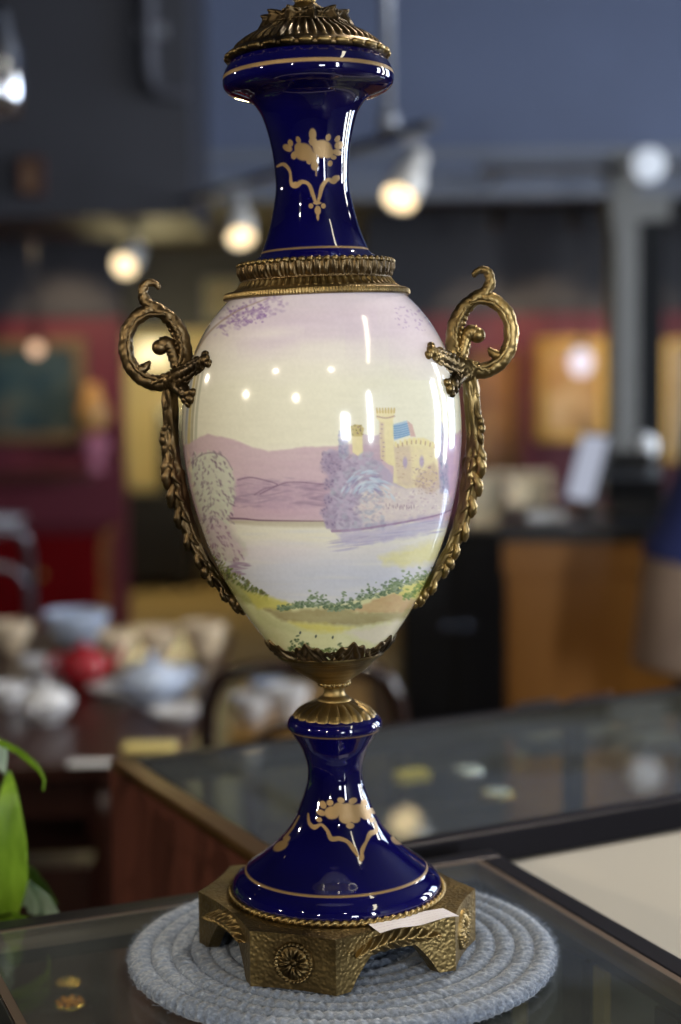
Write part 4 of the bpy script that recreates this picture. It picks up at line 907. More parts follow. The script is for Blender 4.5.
def leaf(pts, wid, mat, side=(1, 0, 0), fold=.25, stem_from=(0, 0, .125), stem_via=None):
    n = 40; P = smoothpath(pts, n); T = np.gradient(P, axis=0); T /= np.linalg.norm(T, axis=1)[:, None]
    sd = np.array(side, float); rows = []; w_ = np.interp(np.linspace(0, 1, n), np.linspace(0, 1, len(wid)), wid)
    for i in range(n):
        s_ = sd-T[i]*(sd @ T[i]); s_ /= np.linalg.norm(s_); nn = np.cross(T[i], s_)
        rows.append([P[i]+s_*w_[i]*u+nn*w_[i]*(fold*abs(u)+.05*math.sin(i*.5+u*2)) for u in np.linspace(-1, 1, 13)])
    A = np.array(rows); g = G().grid(A); nrm = np.cross(np.gradient(A, axis=0), np.gradient(A, axis=1)); nrm /= np.linalg.norm(nrm, axis=2)[..., None]+1e-9
    g.grid((A-nrm*.0006)[:, ::-1]); lf = g.build('leaf', mat, pl)
    sp = [stem_from, stem_via or tuple(.5*(np.array(stem_from)+P[0])+np.array([-.012, .0, .03])), tuple(P[0])]
    G().tube(smoothpath(sp, 20), np.linspace(.0035, .002, 20), 8).build('stem', M_leafd, lf)
Lp = lambda px, py, y: tuple(on_y(px, py, y)-np.array([PX, PY, .60]))
leaf([Lp(9, 771, 1.20), Lp(9, 800, 1.185), Lp(9, 840, 1.18), Lp(7, 880, 1.185), Lp(3, 912, 1.19), Lp(0, 926, 1.195)], [.001, .008, .0140, .0165, .012, .0008], M_leaf, fold=.12)
leaf([Lp(-18, 733, 1.19), Lp(0, 740, 1.18), Lp(20, 750, 1.175), Lp(37, 765, 1.17), Lp(44, 778, 1.17), Lp(43, 791, 1.172)], [.003, .0052, .0056, .005, .003, .0004], M_leaf, side=(.2, -.75, .65), fold=.4)
leaf([Lp(-4, 738, 1.21), Lp(0, 750, 1.21), Lp(2, 765, 1.21), Lp(5, 774, 1.21)], [.002, .006, .004, .0006], M_leafp)
leaf([Lp(2, 905, 1.21), Lp(22, 893, 1.21), Lp(40, 900, 1.205), Lp(60, 916, 1.20)], [.003, .016, .018, .001], M_leafp, side=(.1, -.5, 1), fold=.2)
leaf([Lp(-6, 880, 1.24), Lp(22, 872, 1.25), Lp(42, 884, 1.25), Lp(58, 905, 1.24)], [.003, .012, .012, .001], M_leafd, side=(.1, -.6, 1), fold=.25)
leaf([Lp(-20, 925, 1.19), Lp(5, 914, 1.17), Lp(22, 916, 1.165), Lp(38, 924, 1.165)], [.002, .007, .006, .0005], M_leaf, side=(.1, -.8, .6))
for i in range(6):
    a = 1.9+i*.5; r_ = .10+.03*(i % 3); h_ = .30+.07*((i*2) % 4)
    leaf([(.4*r_*cos(a), .4*r_*sin(a), h_), (.8*r_*cos(a), .8*r_*sin(a), h_+.05), (1.2*r_*cos(a), 1.2*r_*sin(a), h_+.02), (1.45*r_*cos(a), 1.45*r_*sin(a), h_-.07)], [.004, .024, .026, .001], M_leaf if i % 2 else M_leafd, side=(-sin(a), cos(a), .1))
st = empty('plant_stand', (PX, PY, 0)); tag(st, 'dark wooden stand carrying the potted plant', 'plant stand')
G().lathe([(.0, .575), (.12, .575), (.125, .585), (.12, .60), (0, .60)], 48).build('top', M_dkwood, st)
for i in range(4):
    a = PI/4+i*PI/2; G().tube([(.085*cos(a), .085*sin(a), .576), (.09*cos(a), .09*sin(a), .3), (.115*cos(a), .115*sin(a), 0)], .011, 10).build('leg', M_dkwood, st)

# ------------------------------------------------------------------ china table
tb = empty('dining_table', (-1.0, 3.1, 0)); tag(tb, 'dark polished table spread with china at the left', 'table')
TX0, TX1, TY0, TY1, TZ = -.75, .73, -.62, .80, .76
G().prism([(TX0, TY0), (TX1-.12, TY0), (TX1-.03, TY0+.04), (TX1, TY0+.14), (TX1, TY1-.1), (TX1-.1, TY1), (TX0, TY1)], TZ-.03, TZ).build('tabletop', M_dkwood, tb, smooth=False, bevel=.006)
G().box(TX0+.08, TX1-.12, TY0+.10, TY0+.12, TZ-.12, TZ-.03).box(TX0+.08, TX1-.12, TY1-.12, TY1-.10, TZ-.12, TZ-.03).box(TX0+.08, TX0+.1, TY0+.12, TY1-.12, TZ-.12, TZ-.03).box(TX1-.14, TX1-.12, TY0+.12, TY1-.12, TZ-.12, TZ-.03).build('apron', M_dkwood, tb, smooth=False)
for x in (TX0+.1, TX1-.14):
    for y in (TY0+.12, TY1-.12):
        G().lathe([(.035, TZ-.03), (.035, TZ-.15), (.022, TZ-.18), (.032, TZ-.26), (.028, .35), (.018, .12), (.028, .06), (.016, 0)], 20, cx=x, cy=y).build('leg', M_dkwood, tb)
M_redch = simple('red_glazed_china', (168, 36, 48), .12); M_crch = simple('cream_china', (226, 206, 176), .15); M_bluech = simple('pale_blue_china', (190, 204, 228), .1)
def at_table(px, py, z=TZ): return tuple(on_z(px, py, z))
def tureen(px, py, r, label, mat, rz=.3):
    e = empty('tureen', at_table(px, py), rz); tag(e, label, 'tureen')
    G().lathe([(0, 0), (.55*r, 0), (.52*r, .10*r), (.6*r, .16*r), (.9*r, .42*r), (r, .72*r), (1.04*r, .80*r), (.97*r, .80*r), (.88*r, .45*r), (0, .2*r)], 48).build('bowl', mat, e)
    ld = G().lathe([(1.0*r, .805*r), (.98*r, .86*r), (.8*r, 1.08*r), (.5*r, 1.27*r), (.2*r, 1.36*r), (0, 1.37*r)], 48).build('lid', mat, e)
    G().lathe([(.1*r, 1.35*r), (.08*r, 1.44*r), (.17*r, 1.53*r), (.12*r, 1.64*r), (0, 1.66*r)], 24).build('knob', mat, ld)
    for s_ in (-1, 1): G().tube(smoothpath([(s_*.93*r, -.18*r, .62*r), (s_*1.2*r, -.12*r, .7*r), (s_*1.24*r, .12*r, .7*r), (s_*.93*r, .18*r, .62*r)], 16), .06*r, 10).build('handle', mat, e)
tureen(152, 704, .062, 'white lidded tureen standing right of the red pot on the dark table', M_bluech)
tureen(47, 722, .050, 'low white covered dish at the front left of the dark table', M_china, 1.2)
def bowl(px, py, r, h, label, mat, kind='bowl', z=TZ, grp=None):
    o = G().lathe([(0, 0), (.5*r, 0), (.5*r, .08*h), (.75*r, .35*h), (.95*r, .8*h), (r, h), (.96*r, h), (.88*r, .75*h), (.65*r, .36*h), (0, .14*h)], 40).build(kind, mat, loc=at_table(px, py, z)); tag(o, label, kind, grp); return o
bowl(77, 645, .080, .08, 'big white bowl farthest back on the dark table', M_bluech)
bowl(12, 652, .050, .07, 'cream bowl behind at the left end of the dark table', M_crch)
bowl(116, 664, .042, .07, 'cream bowl behind the white lidded tureen', M_crch)
bowl(158, 656, .05, .065, 'cream bowl straight behind the tureen knob on the dark table', M_crch)
bowl(205, 655, .05, .075, 'cream bowl at the right edge of the dark table', M_crch)
def plate(px, py, r, label, mat, z=TZ):
    o = G().lathe([(0, .004), (.55*r, .004), (.6*r, 0), (.62*r, .003), (r, .018), (r, .021), (.62*r, .008), (0, .007)], 48).build('plate', mat, loc=at_table(px, py, z)); tag(o, label, 'plate'); return o
plate(115, 694, .055, 'white saucer between the red pot and the tureen', M_china)
plate(176, 719, .05, 'white plate at the front right of the dark table', M_china)
e = empty('teapot', at_table(84, 684), .5); tag(e, 'red glazed teapot in the middle of the dark table', 'teapot'); r = .050
G().lathe([(0, 0), (.6*r, 0), (.62*r, .06*r), (.95*r, .45*r), (1.02*r, .8*r), (.9*r, 1.2*r), (.6*r, 1.42*r), (.56*r, 1.46*r), (0, 1.46*r)], 40).build('body', M_redch, e)
l_ = G().lathe([(.56*r, 1.46*r), (.4*r, 1.58*r), (.1*r, 1.64*r), (.09*r, 1.7*r), (.15*r, 1.78*r), (0, 1.85*r)], 28).build('lid', M_redch, e)
G().tube(smoothpath([(.9*r, 0, .6*r), (1.3*r, 0, .8*r), (1.5*r, 0, 1.2*r), (1.75*r, 0, 1.35*r)], 16), np.linspace(.2*r, .1*r, 16), 12).build('spout', M_redch, e)
G().tube(smoothpath([(-.85*r, 0, 1.2*r), (-1.35*r, 0, 1.25*r), (-1.5*r, 0, .8*r), (-.95*r, 0, .5*r)], 20), .09*r, 10).build('handle', M_redch, e)
def cup(px, py, label, mat, rz):
    e = empty('teacup', at_table(px, py), rz); tag(e, label, 'teacup'); r = .036
    G().lathe([(0, 0), (.5*r, 0), (.5*r, .1*r), (.85*r, .6*r), (1.05*r, 1.3*r), (1.0*r, 1.3*r), (.8*r, .6*r), (0, .2*r)], 32).build('bowl', mat, e)
    G().tube(smoothpath([(.95*r, 0, 1.1*r), (1.5*r, 0, 1.1*r), (1.45*r, 0, .6*r), (.85*r, 0, .45*r)], 14), .08*r, 8).build('handle', mat, e)
cup(40, 680, 'white teacup left of the red teapot', M_china, 2.4); cup(8, 708, 'white teacup at the left edge of the picture', M_china, .4); cup(178, 690, 'pale blue teacup right of the white lidded tureen', M_bluech, -.5)
o = G().box(-.045, .045, -.03, .03, 0, .004).box(-.04, .04, -.03, .02, .004, .006).build('folded_napkin', simple('yellow_linen', (220, 204, 130), .9), loc=at_table(150, 748), smooth=False, bevel=.001); tag(o, 'pale yellow folded napkin at the front right of the dark table', 'napkin')
o = G().box(-.035, .035, -.015, .015, 0, .003).box(-.033, .033, -.013, .013, .003, .0035).build('sale_card', M_white, loc=at_table(90, 764), smooth=False); tag(o, 'small white card lying on the front edge of the dark table', 'card')

cr = empty('added_crate', (-.72, 3.2, 0), .1); tag(cr, 'dark wooden crate added under the dark china table to hide bright floor', 'crate')  # added dark crate, covers the bright floor under the table
g = G(); g.box(-.30, .27, -.25, .25, 0, .02)
for z_ in (.03, .17, .31): g.box(-.30, .27, -.25, -.232, z_, z_+.12).box(-.30, .27, .232, .25, z_, z_+.12).box(-.30, -.282, -.232, .232, z_, z_+.12).box(.252, .27, -.232, .232, z_, z_+.12)
g.build('slats', M_dkwood, cr, smooth=False, bevel=.002)
g = G()
for x in (-.28, .234):
    for y in (-.231, .213): g.box(x, x+.016, y, y+.018, .02, .46)
g.build('corner_post', M_dkwood, cr, smooth=False)
# low side table with china behind the bentwood chair
sd = empty('side_table', (.06, 3.55, 0)); tag(sd, 'low side table with white bowls seen through the chair back', 'side table')
G().box(-.31, .0, -.28, .30, .60, .625).build('tabletop', simple('honey_wood', (170, 130, 70), .35), sd, smooth=False, bevel=.004)
for x in (-.27, -.04):
    for y in (-.24, .26): G().tube([(x, y, .6), (x, y, 0)], .016, 10).build('leg', M_dkwood, sd)
bowl(252, 722, .048, .06, 'white bowl at the left on the low side table', M_china, z=.625)
bowl(290, 721, .046, .08, 'white bowl right of its neighbour on the low side table', M_china, z=.625)
bowl(268, 700, .042, .05, 'pale blue bowl at the back of the low side table', M_bluech, z=.625)

# chairs
def bentwood(loc, rz, label, mat, w=.175, H=.87):
    e = empty('bentwood_chair', loc, rz); tag(e, label, 'chair')
    G().lathe([(0, .44), (.20, .44), (.205, .45), (.20, .465), (.17, .467), (0, .46)], 40, cy=.20).build('seat', mat, e)
    G().tube(smoothpath([(-w, 0, 0), (-w, .0, .45), (-w, -.03, H-.13), (-w*.93, -.05, H-.055), (-w*.72, -.055, H-.012), (0, -.06, H), (w*.72, -.055, H-.012), (w*.93, -.05, H-.055), (w, -.03, H-.13), (w, 0, .45), (w, 0, 0)], 90), .0165, 12).build('back_frame', mat, e)
    G().tube(smoothpath([(-.09, .02, .46), (-.105, -.03, H-.22), (-.07, -.045, H-.13), (0, -.05, H-.11), (.07, -.045, H-.13), (.105, -.03, H-.22), (.09, .02, .46)], 50), .010, 10).build('inner_bow', mat, e)
    for x in (-.15, .15): G().tube([(x, .33, .45), (x*1.15, .37, 0)], [.017, .013], 10).build('leg', mat, e)
    G().tube([(.145*cos(a), .2+.155*sin(a), .26) for a in np.linspace(0, 2*PI, 40, endpoint=False)], .008, 8, closed=True).build('ring_stretcher', mat, e)
    return e
M_chair = simple('black_brown_bentwood', (40, 26, 22), .16)
pc_ = on_y(303, 700, 2.78); bentwood((pc_[0], 2.78, 0), 0, 'dark bentwood chair with arched back behind the urn', M_chair)
M_gmet = simple('grey_metal_tube', (120, 116, 122), .3, .8)
p_ = on_y(-8, 600, 4.6); bentwood((p_[0], 4.6, 0), .3, 'grey arched chair behind the china table at the left edge', M_gmet, w=.11, H=.95)

# ------------------------------------------------------------------ left back: chest, picture, console
ch = empty('red_chest', (-1.75, 7.6, 0)); tag(ch, 'low dark red lacquered chest against the crimson wall', 'chest')
M_lac = simple('dark_red_lacquer', (110, 12, 16), .18)
G().box(-.95, .585, -.25, .30, .06, .62).box(-.97, .605, -.27, .32, .62, .66).build('carcass', M_lac, ch, smooth=False, bevel=.006)
for i in range(3):
    d_ = G().box(-.92+i*.50, -.45+i*.50, -.268, -.25, .36, .58).build('drawer', M_lac, ch, smooth=False, bevel=.004)
    G().ball((-.685+i*.5, -.285, .47), .018, 8, 12).tube([(-.685+i*.5, -.268, .47), (-.685+i*.5, -.28, .47)], .007, 8).build('knob', M_gold, d_)
for x in (-.88, .52):
    for y in (-.2, .25): G().box(x-.03, x+.03, y-.03, y+.03, 0, .06).build('foot', M_lac, ch, smooth=False)
o = G().lathe([(0, .01), (.24, .01), (.26, 0), (.27, .01), (.33, .05), (.34, .052), (.27, .02), (0, .018)], 48).build('serving_dish', M_china, loc=(-1.88, 7.56, .66)); o.scale = (1, .5, 1.3); tag(o, 'long white serving dish lying on the dark red chest', 'dish')
cs = empty('console_shelf', (-2.05, 7.9, 0)); tag(cs, 'brown wall shelf below the large painting at the left', 'shelf')
G().box(-.7, .78, -.16, .098, .895, .93).build('board', M_brown, cs, smooth=False, bevel=.004)
for x in (-.5, .1, .6): G().prism([(0, 0), (1, 0), (1, 1)], 0, 1).xf(lambda V, x=x: np.stack([x-.015+.03*V[:, 2], .098-.22*V[:, 0], .895-.16*(1-V[:, 1])*0-.16*(1-V[:, 0])*V[:, 1]-.02*(1-V[:, 1])], -1)).build('bracket', M_brown, cs, smooth=False)
def figurine(px, py, y, label, z=None):
    p = on_y(px, py, y); e = empty('figurine', (p[0], y, z)); tag(e, label, 'figurine')
    return e
p_ = on_y(95, 480, 7.82); e = empty('oil_lamp', (p_[0], 7.82, .93)); tag(e, 'small pink oil lamp with amber glass shade on the brown wall shelf', 'lamp')
M_pink = simple('pink_glass', (196, 120, 140), .15); M_amb = simple('amber_glass', (210, 160, 96), .2)
G().lathe([(0, 0), (.06, 0), (.05, .02), (.03, .05), (.075, .11), (.08, .15), (.04, .2), (0, .2)], 32).build('font', M_pink, e)
G().lathe([(.03, .2), (.075, .24), (.085, .30), (.05, .38), (.035, .45), (.03, .45), (.045, .38), (.08, .3), (.07, .24), (.025, .205)], 32).build('shade', M_amb, e)
def painting(name, x0, x1, z0, z1, y, frame_mat, stops, label, fw_=.055, seed=1, scale=3.5, cat='painting', mat_border=None):
    e = empty(name, ((x0+x1)/2, y, (z0+z1)/2)); tag(e, label, cat); w, h = (x1-x0)/2, (z1-z0)/2
    g = G()
    for (a, b, c_, d_) in ((-w, w, h-fw_, h), (-w, w, -h, -h+fw_), (-w, -w+fw_, -h+fw_, h-fw_), (w-fw_, w, -h+fw_, h-fw_)): g.box(a, b, -.045, 0, c_, d_)
    for (a, b, c_, d_) in ((-w+.012, w-.012, h-fw_*.45, h-.012), (-w+.012, w-.012, -h+.012, -h+fw_*.45)): g.box(a, b, -.055, -.045, c_, d_)
    g.build('frame', frame_mat, e, smooth=False, bevel=.004)
    t = NT(name+'_surface'); b = t.bsdf((.3, .3, .3), .45); nz = t.noise(scale, 4, stretch=(1+seed*.13, 1, 1.3)); r = t.ramp(nz.outputs['Fac'], [(p, lin(c)) for p, c in stops]); t.l(r.outputs[0], b.inputs['Base Color'])
    G().box(-w+fw_, w-fw_, -.02, -.004, -h+fw_, h-fw_).build('canvas', t.m, e, smooth=False)
    if mat_border:
        b_ = mat_border; g = G()
        for (a, b, c_, d_) in ((-w+fw_, w-fw_, h-fw_-b_, h-fw_), (-w+fw_, w-fw_, -h+fw_, -h+fw_+b_), (-w+fw_, -w+fw_+b_, -h+fw_+b_, h-fw_-b_), (w-fw_-b_, w-fw_, -h+fw_+b_, h-fw_-b_)): g.box(a, b, -.026, -.020, c_, d_)
        g.build('mount', M_crch, e, smooth=False)
        G().box(-w+fw_, w-fw_, -.034, -.031, -h+fw_, h-fw_).build('glass', M_glass, e, smooth=False)
    return e
def rect(px0, px1, py0, py1, y):
    a = on_y(px0, py1, y); b = on_y(px1, py0, y); return a[0], b[0], a[2], b[2]
teal = [(.25, (20, 32, 42)), (.45, (38, 66, 76)), (.6, (70, 84, 80)), (.75, (110, 74, 56))]
x0, x1, z0, z1 = rect(-45, 86, 338, 444, 7.99); painting('painting', x0, x1, z0, z1, 7.99, simple('grey_gold_frame', (126, 104, 74), .45, .3), teal, 'large dark teal landscape painting on the crimson wall at the left')
amb = [(.3, (176, 120, 50)), (.5, (214, 166, 96)), (.7, (236, 206, 150))]
x0, x1, z0, z1 = rect(535, 607, 337, 442, 8.59); painting('painting', x0, x1, z0, z1, 8.59, M_gold, amb, 'gilt-framed amber picture on the crimson wall right of the urn, behind a hanging white globe', .06, 2)
x0, x1, z0, z1 = rect(466, 520, 352, 470, 8.59); painting('painting', x0, x1, z0, z1, 8.59, simple('brown_gilt_frame', (120, 78, 34), .45, .4), [(.3, (110, 66, 26)), (.55, (156, 104, 44)), (.75, (180, 136, 70))], 'brown and gold painting half hidden by the right handle of the urn', .05, 3)
x0, x1, z0, z1 = rect(661, 720, 338, 462, 8.59); painting('painting', x0, x1, z0, z1, 8.59, M_gold, [(.3, (196, 164, 116)), (.6, (220, 192, 146)), (.8, (180, 140, 90))], 'tan picture right of the grey post at the right edge', .04, 4)
# back passage
sb = empty('sideboard', (-1.55, 10.3, 0)); tag(sb, 'dark sideboard at the end of the lit back passage', 'sideboard')
G().box(-.62, .55, -.25, .35, .08, .62).box(-.64, .57, -.27, .37, .62, .66).build('carcass', M_black, sb, smooth=False, bevel=.005)
for i in range(2): d_ = G().box(-.58+i*.56, -.06+i*.56, -.265, -.25, .12, .58).build('door', M_black, sb, smooth=False, bevel=.004); G().ball((-.10+i*.12, -.28, .36), .014, 6, 10).build('knob', M_gold, d_)
for x in (-.55, .48): G().box(x-.03, x+.03, -.2, .3, 0, .08).build('foot', M_black, sb, smooth=False)
cb = empty('black_cabinet', (-1.02, 10.2, .66)); p_ = on_y(176, 480, 10.2); cb.location.x = p_[0]; tag(cb, 'small black cabinet standing on the sideboard in the passage', 'cabinet')
G().box(-.10, .13, -.12, .12, 0, .56).build('case', M_black, cb, smooth=False, bevel=.004); G().box(-.09, .12, -.13, -.12, .02, .54).build('door', M_black, cb, smooth=False, bevel=.003)
p_ = on_y(152, 352, 9.6); pd = empty('pendant_lamp', (p_[0], 9.6, p_[2])); tag(pd, 'glowing drum lamp in the back passage, seen through the left handle ring', 'lamp')
M_shade = emis('lit_lampshade', (255, 236, 180), 1.6)
G().lathe([(.08, .07), (.13, -.09), (.126, -.09), (.076, .07)], 40, cap=False).build('lamp_shade', M_shade, pd)
zt = 2.3-p_[2]; G().tube([(0, 0, .1), (0, 0, zt)], .006, 8).lathe([(.05, zt), (.045, zt-.03), (.01, zt-.04)], 20).build('cord', M_black, pd)
def point(name, loc, W, colr, rad_=.05):
    d = bpy.data.lights.new(name, 'POINT'); d.energy = W; d.color = colr; d.shadow_soft_size = rad_; o = bpy.data.objects.new(name, d); COL.objects.link(o); o.location = loc; return o
point('pendant_glow', (p_[0], 9.6, p_[2]-.25), 34, (1, .84, .42), .08)
x0, x1, z0, z1 = rect(204, 246, 278, 322, 10.79); o = painting('lit_wall_patch', x0, x1, z0, z1, 10.79, M_trim, [(.3, (150, 140, 116)), (.7, (180, 168, 140))], 'grey beige panel painted as a lit patch high on the back wall', .02, 5, cat='panel')  # framed beige panel paints a patch of light on the back wall

# ------------------------------------------------------------------ sales counter and things on it
sc_ = empty('sales_counter', (on_y(506, 600, 4.0)[0], 4.0, 0), R_(-7)); tag(sc_, 'orange oak sales counter with black top at the right', 'counter')
SX = .78
G().box(0, SX, 0, .62, .05, .955).build('carcass', M_oak, sc_, smooth=False, bevel=.003)
G().box(-.008, SX+.008, -.012, 0, .87, .955).build('top_rail', M_oak, sc_, smooth=False, bevel=.002)
for (a, b) in ((.01, SX*.56), (SX*.58, SX-.01)): G().box(a, b, -.010, 0, .08, .855).build('panel', M_oak, sc_, smooth=False, bevel=.003)
G().box(.01, SX-.01, .03, .6, 0, .05).build('plinth', M_black, sc_, smooth=False)
G().box(-.02, SX+.015, -.03, .64, .955, .995).build('worktop', M_black, sc_, smooth=False, bevel=.004)
zc_ = .995
mp_ = on_y(586, 527, 4.22); lp = empty('monitor', (mp_[0], 4.22, zc_), R_(-76)); tag(lp, 'slim monitor with pale screen turned aside on the sales counter', 'monitor')
M_scr = emis('pale_screen', (214, 220, 240), .62)
G().lathe([(0, 0), (.045, 0), (.045, .008), (.012, .012), (.010, .05), (0, .05)], 28).build('stand', M_black, lp)
s_ = G().obox((0, .012, .135), (.095, 0, 0), (0, .008, -.002), (0, .028, .095)).build('housing', M_black, lp, smooth=False, bevel=.003)
G().obox((0, .0028, .1375), (.088, 0, 0), (0, .0006, 0), (0, .0255, .087)).build('screen', M_scr, s_, smooth=False)
o = G().box(-.05, .05, -.04, .04, 0, .012).box(-.045, .052, -.038, .042, .012, .02).build('paper_stack', M_white, loc=tuple(on_y(545, 527, 4.2)*[1, 1, 0]+[0, 0, zc_]), smooth=False, bevel=.001); tag(o, 'low stack of white papers left of the laptop on the sales counter', 'papers')
rgx = on_y(628, 525, 4.36); rg_ = empty('cash_register', (rgx[0], 4.36, zc_), -.12); tag(rg_, 'black cash register at the right end of the sales counter', 'cash register')
G().box(-.055, .10, -.12, .12, 0, .05).build('drawer', M_black, rg_, smooth=False, bevel=.004)
G().obox((.01, 0, .085), (.08, 0, 0), (0, .11, .015), (0, -.010, .032)).build('keyboard_housing', M_black, rg_, smooth=False, bevel=.004)
G().box(-.06, .07, .06, .085, .12, .17).build('display', M_black, rg_, smooth=False, bevel=.003)
kb = G()
for i in range(5):
    for j in range(4): kb.obox((-.045+i*.025, -.06+j*.032, .116+(-.06+j*.032)*.136), (.009, 0, 0), (0, .011, .0015), (0, -.0004, .004))
kb.build('keys', M_steel, rg_, smooth=False)
p_ = on_y(645, 446, 4.54); gl_ = empty('globe_lamp', (p_[0], 4.54, zc_)); tag(gl_, 'white globe desk lamp on a brass stem behind the cash register', 'lamp')
zz = p_[2]-zc_; G().lathe([(0, 0), (.05, 0), (.05, .012), (.012, .02), (.009, zz-.035), (.02, zz-.03)], 28).build('base', M_gold, gl_); G().ball((0, 0, zz), .038, 14, 20).build('globe', M_white, gl_)
# dark cabinet beside it with two cream framed cards
dc = empty('display_cabinet', (.19, 4.85, 0)); tag(dc, 'low black display cabinet between the urn and the oak sales counter', 'cabinet')
XE = on_y(508, 600, 4.85)[0]-.19
G().box(0, XE, 0, .45, .06, .87).box(-.01, XE+.01, -.012, .46, .87, .90).build('carcass', M_black, dc, smooth=False, bevel=.003)
for i in range(2): d_ = G().box(.012+i*XE/2, XE/2-.008+i*XE/2, -.012, 0, .09, .85).build('door', M_black, dc, smooth=False, bevel=.002); G().ball((XE/2-.03+i*.06, -.022, .6), .009, 6, 10).build('knob', M_steel, d_)
G().box(.02, XE-.02, .03, .43, 0, .06).build('plinth', M_black, dc, smooth=False)
for (a, b, y, lab) in ((466, 507, 4.98, 'cream framed card leaning nearest the urn on the black cabinet'), (509, 550, 5.06, 'cream framed card right of its twin on the black cabinet')):
    x0, x1, z0, z1 = rect(a, b, 470, 533, y); painting('framed_card', x0, x1, .90, z1, y, M_crch, [(.3, (226, 214, 186)), (.56, (216, 206, 180)), (.68, (130, 140, 146))], lab, .012, 6, 14, 'picture')

# ------------------------------------------------------------------ track lighting
track = empty('lighting_track', (0, 0, 0)); tag(track, 'black lighting track hung from the ceiling in front of the bulkhead', 'lighting track')
ZT = 2.07
def zpt(px, py, z):
    return on_z(px, py, z)
TA = zpt(432, 124, ZT); TB = zpt(120, 222, ZT); dv = TB-TA
def bar3(g, a, b, w, h):
    a, b = np.array(a, float), np.array(b, float); d = b-a; L_ = np.linalg.norm(d); d /= L_; s_ = np.cross(d, [0, 0, 1]); s_ /= np.linalg.norm(s_); u = np.cross(s_, d)
    return g.obox((a+b)/2, d*L_/2, s_*w/2, u*h/2)
bar3(G(), TA, TB, .036, .022).build('rail', M_black, track, smooth=False, bevel=.002)
M_rod = simple('pale_grey_tube', (150, 152, 158), .35, .4)
for q_ in (on_z(388, 134, ZT), TB-dv*.04): G().tube([(q_[0], q_[1], ZT), (q_[0], q_[1], ZC)], .016, 10).lathe([(.05, ZC), (.05, ZC-.03), (.02, ZC-.05)], 20, cx=q_[0], cy=q_[1]).lathe([(.03, ZT+.012), (.03, ZT+.05), (.018, ZT+.06)], 16, cx=q_[0], cy=q_[1]).build('drop_rod', M_rod, track)
M_can = simple('white_enamel_can', (206, 202, 196), .3, var=.04)
def spot_lamp(name, attach, lens, r, L_, label, parent_track=True, lit=True, W=30, mat=None, colr=(1, .84, .6), spread=75, radius=None, grp=None):
    a = np.array(attach, float); l_ = np.array(lens, float)
    d = l_-a; dn = d/np.linalg.norm(d)
    return a, l_, dn
def track_head(lens, aim, r, L_, ztrack, label, lit=True, W=30, colr=(1, .84, .62), mat=None, grp=None, spread=80, emat=None, rail=None):
    l_ = np.array(lens, float); d = np.array(aim, float); d /= np.linalg.norm(d); back = l_-d*L_
    e = empty('spotlight', tuple(l_)); tag(e, label, 'spotlight', grp)
    u = np.cross(d, [0, 0, 1.]); u /= np.linalg.norm(u); v = np.cross(u, d)
    prof_ = [(0, -L_), (r*.5, -L_), (r*.62, -L_*.93), (r*.66, -L_*.62), (r*.95, -L_*.5), (r, -L_*.45), (r, 0), (r*.93, 0), (r*.93, -L_*.06)]
    th_ = np.linspace(0, 2*PI, 36, endpoint=False); P = np.array([[d*z_+rr*(u*cos(t_)+v*sin(t_)) for t_ in th_] for rr, z_ in prof_]); g = G().grid(P, cv=True); c_ = g.build('can', mat or M_can, e)
    if not lit:
        P = np.array([[d*(.004*(1-(rr/r)**2))+rr*(u*cos(t_)+v*sin(t_)) for t_ in th_] for rr in (r*.99, r*.6, .0004)]); G().grid(P, cv=True).build('frosted_lens', M_white, e)
    if lit:
        P = np.array([[d*(-L_*.05+.01*(1-(rr/(r*.93))**2))+rr*(u*cos(t_)+v*sin(t_)) for t_ in th_] for rr in (r*.93, r*.7, r*.4, .0004)]); G().grid(P, cv=True).build('lens', emat or M_lens, e)
        ld = bpy.data.lights.new('lamp_beam', 'SPOT'); ld.energy = W; ld.color = colr; ld.spot_size = R_(spread); ld.spot_blend = .6; ld.shadow_soft_size = r*.8
        lo = bpy.data.objects.new('lamp_beam', ld); COL.objects.link(lo); lo.location = tuple(l_+d*.02); lo.rotation_euler = Vector(d).to_track_quat('-Z', 'Y').to_euler()
    kn = -d*L_*.72; top = np.array([kn[0], kn[1], ztrack-l_[2]]) if rail is None else np.array(rail)-l_
    g = G().tube([kn, kn*.6+top*.4+np.array([0, 0, .0]), top], .010, 8)
    g.box(top[0]-.03, top[0]+.03, top[1]-.02, top[1]+(.02 if rail is None else -.0005), top[2]-.022, top[2]-.0005); g.build('yoke', mat or M_rod, e)
    return e
def track_point(px): # point on the hanging track that projects near this column
    best = min(np.linspace(0, 1, 200), key=lambda t: abs((lambda q: PCX+FPX*q[0]/-q[2])(CM.T @ (TA+dv*t-CAM))-px)); return TA+dv*best
for (px, py, r, L_, off, label, W) in ((399, 199, .050, .20, (-.32, -.66, -.68), 'lit white spotlight nearest the neck of the urn on its right', 10), (241, 238, .048, .21, (.1, -.70, -.70), 'lit white spotlight half hidden left of the neck of the urn', 10), (124, 266, .052, .20, (-.25, -.95, -.5), 'lit spotlight farthest left above the handle scroll', 12)):
    tp = track_point(px+4); lens = on_y(px, py, tp[1]); d_ = np.array(off)/np.linalg.norm(off); lens = on_y(px, py, tp[1]+d_[1]*L_*.7)
    track_head(lens, off, r, L_, ZT-.0115, label, True, W, spread=46)
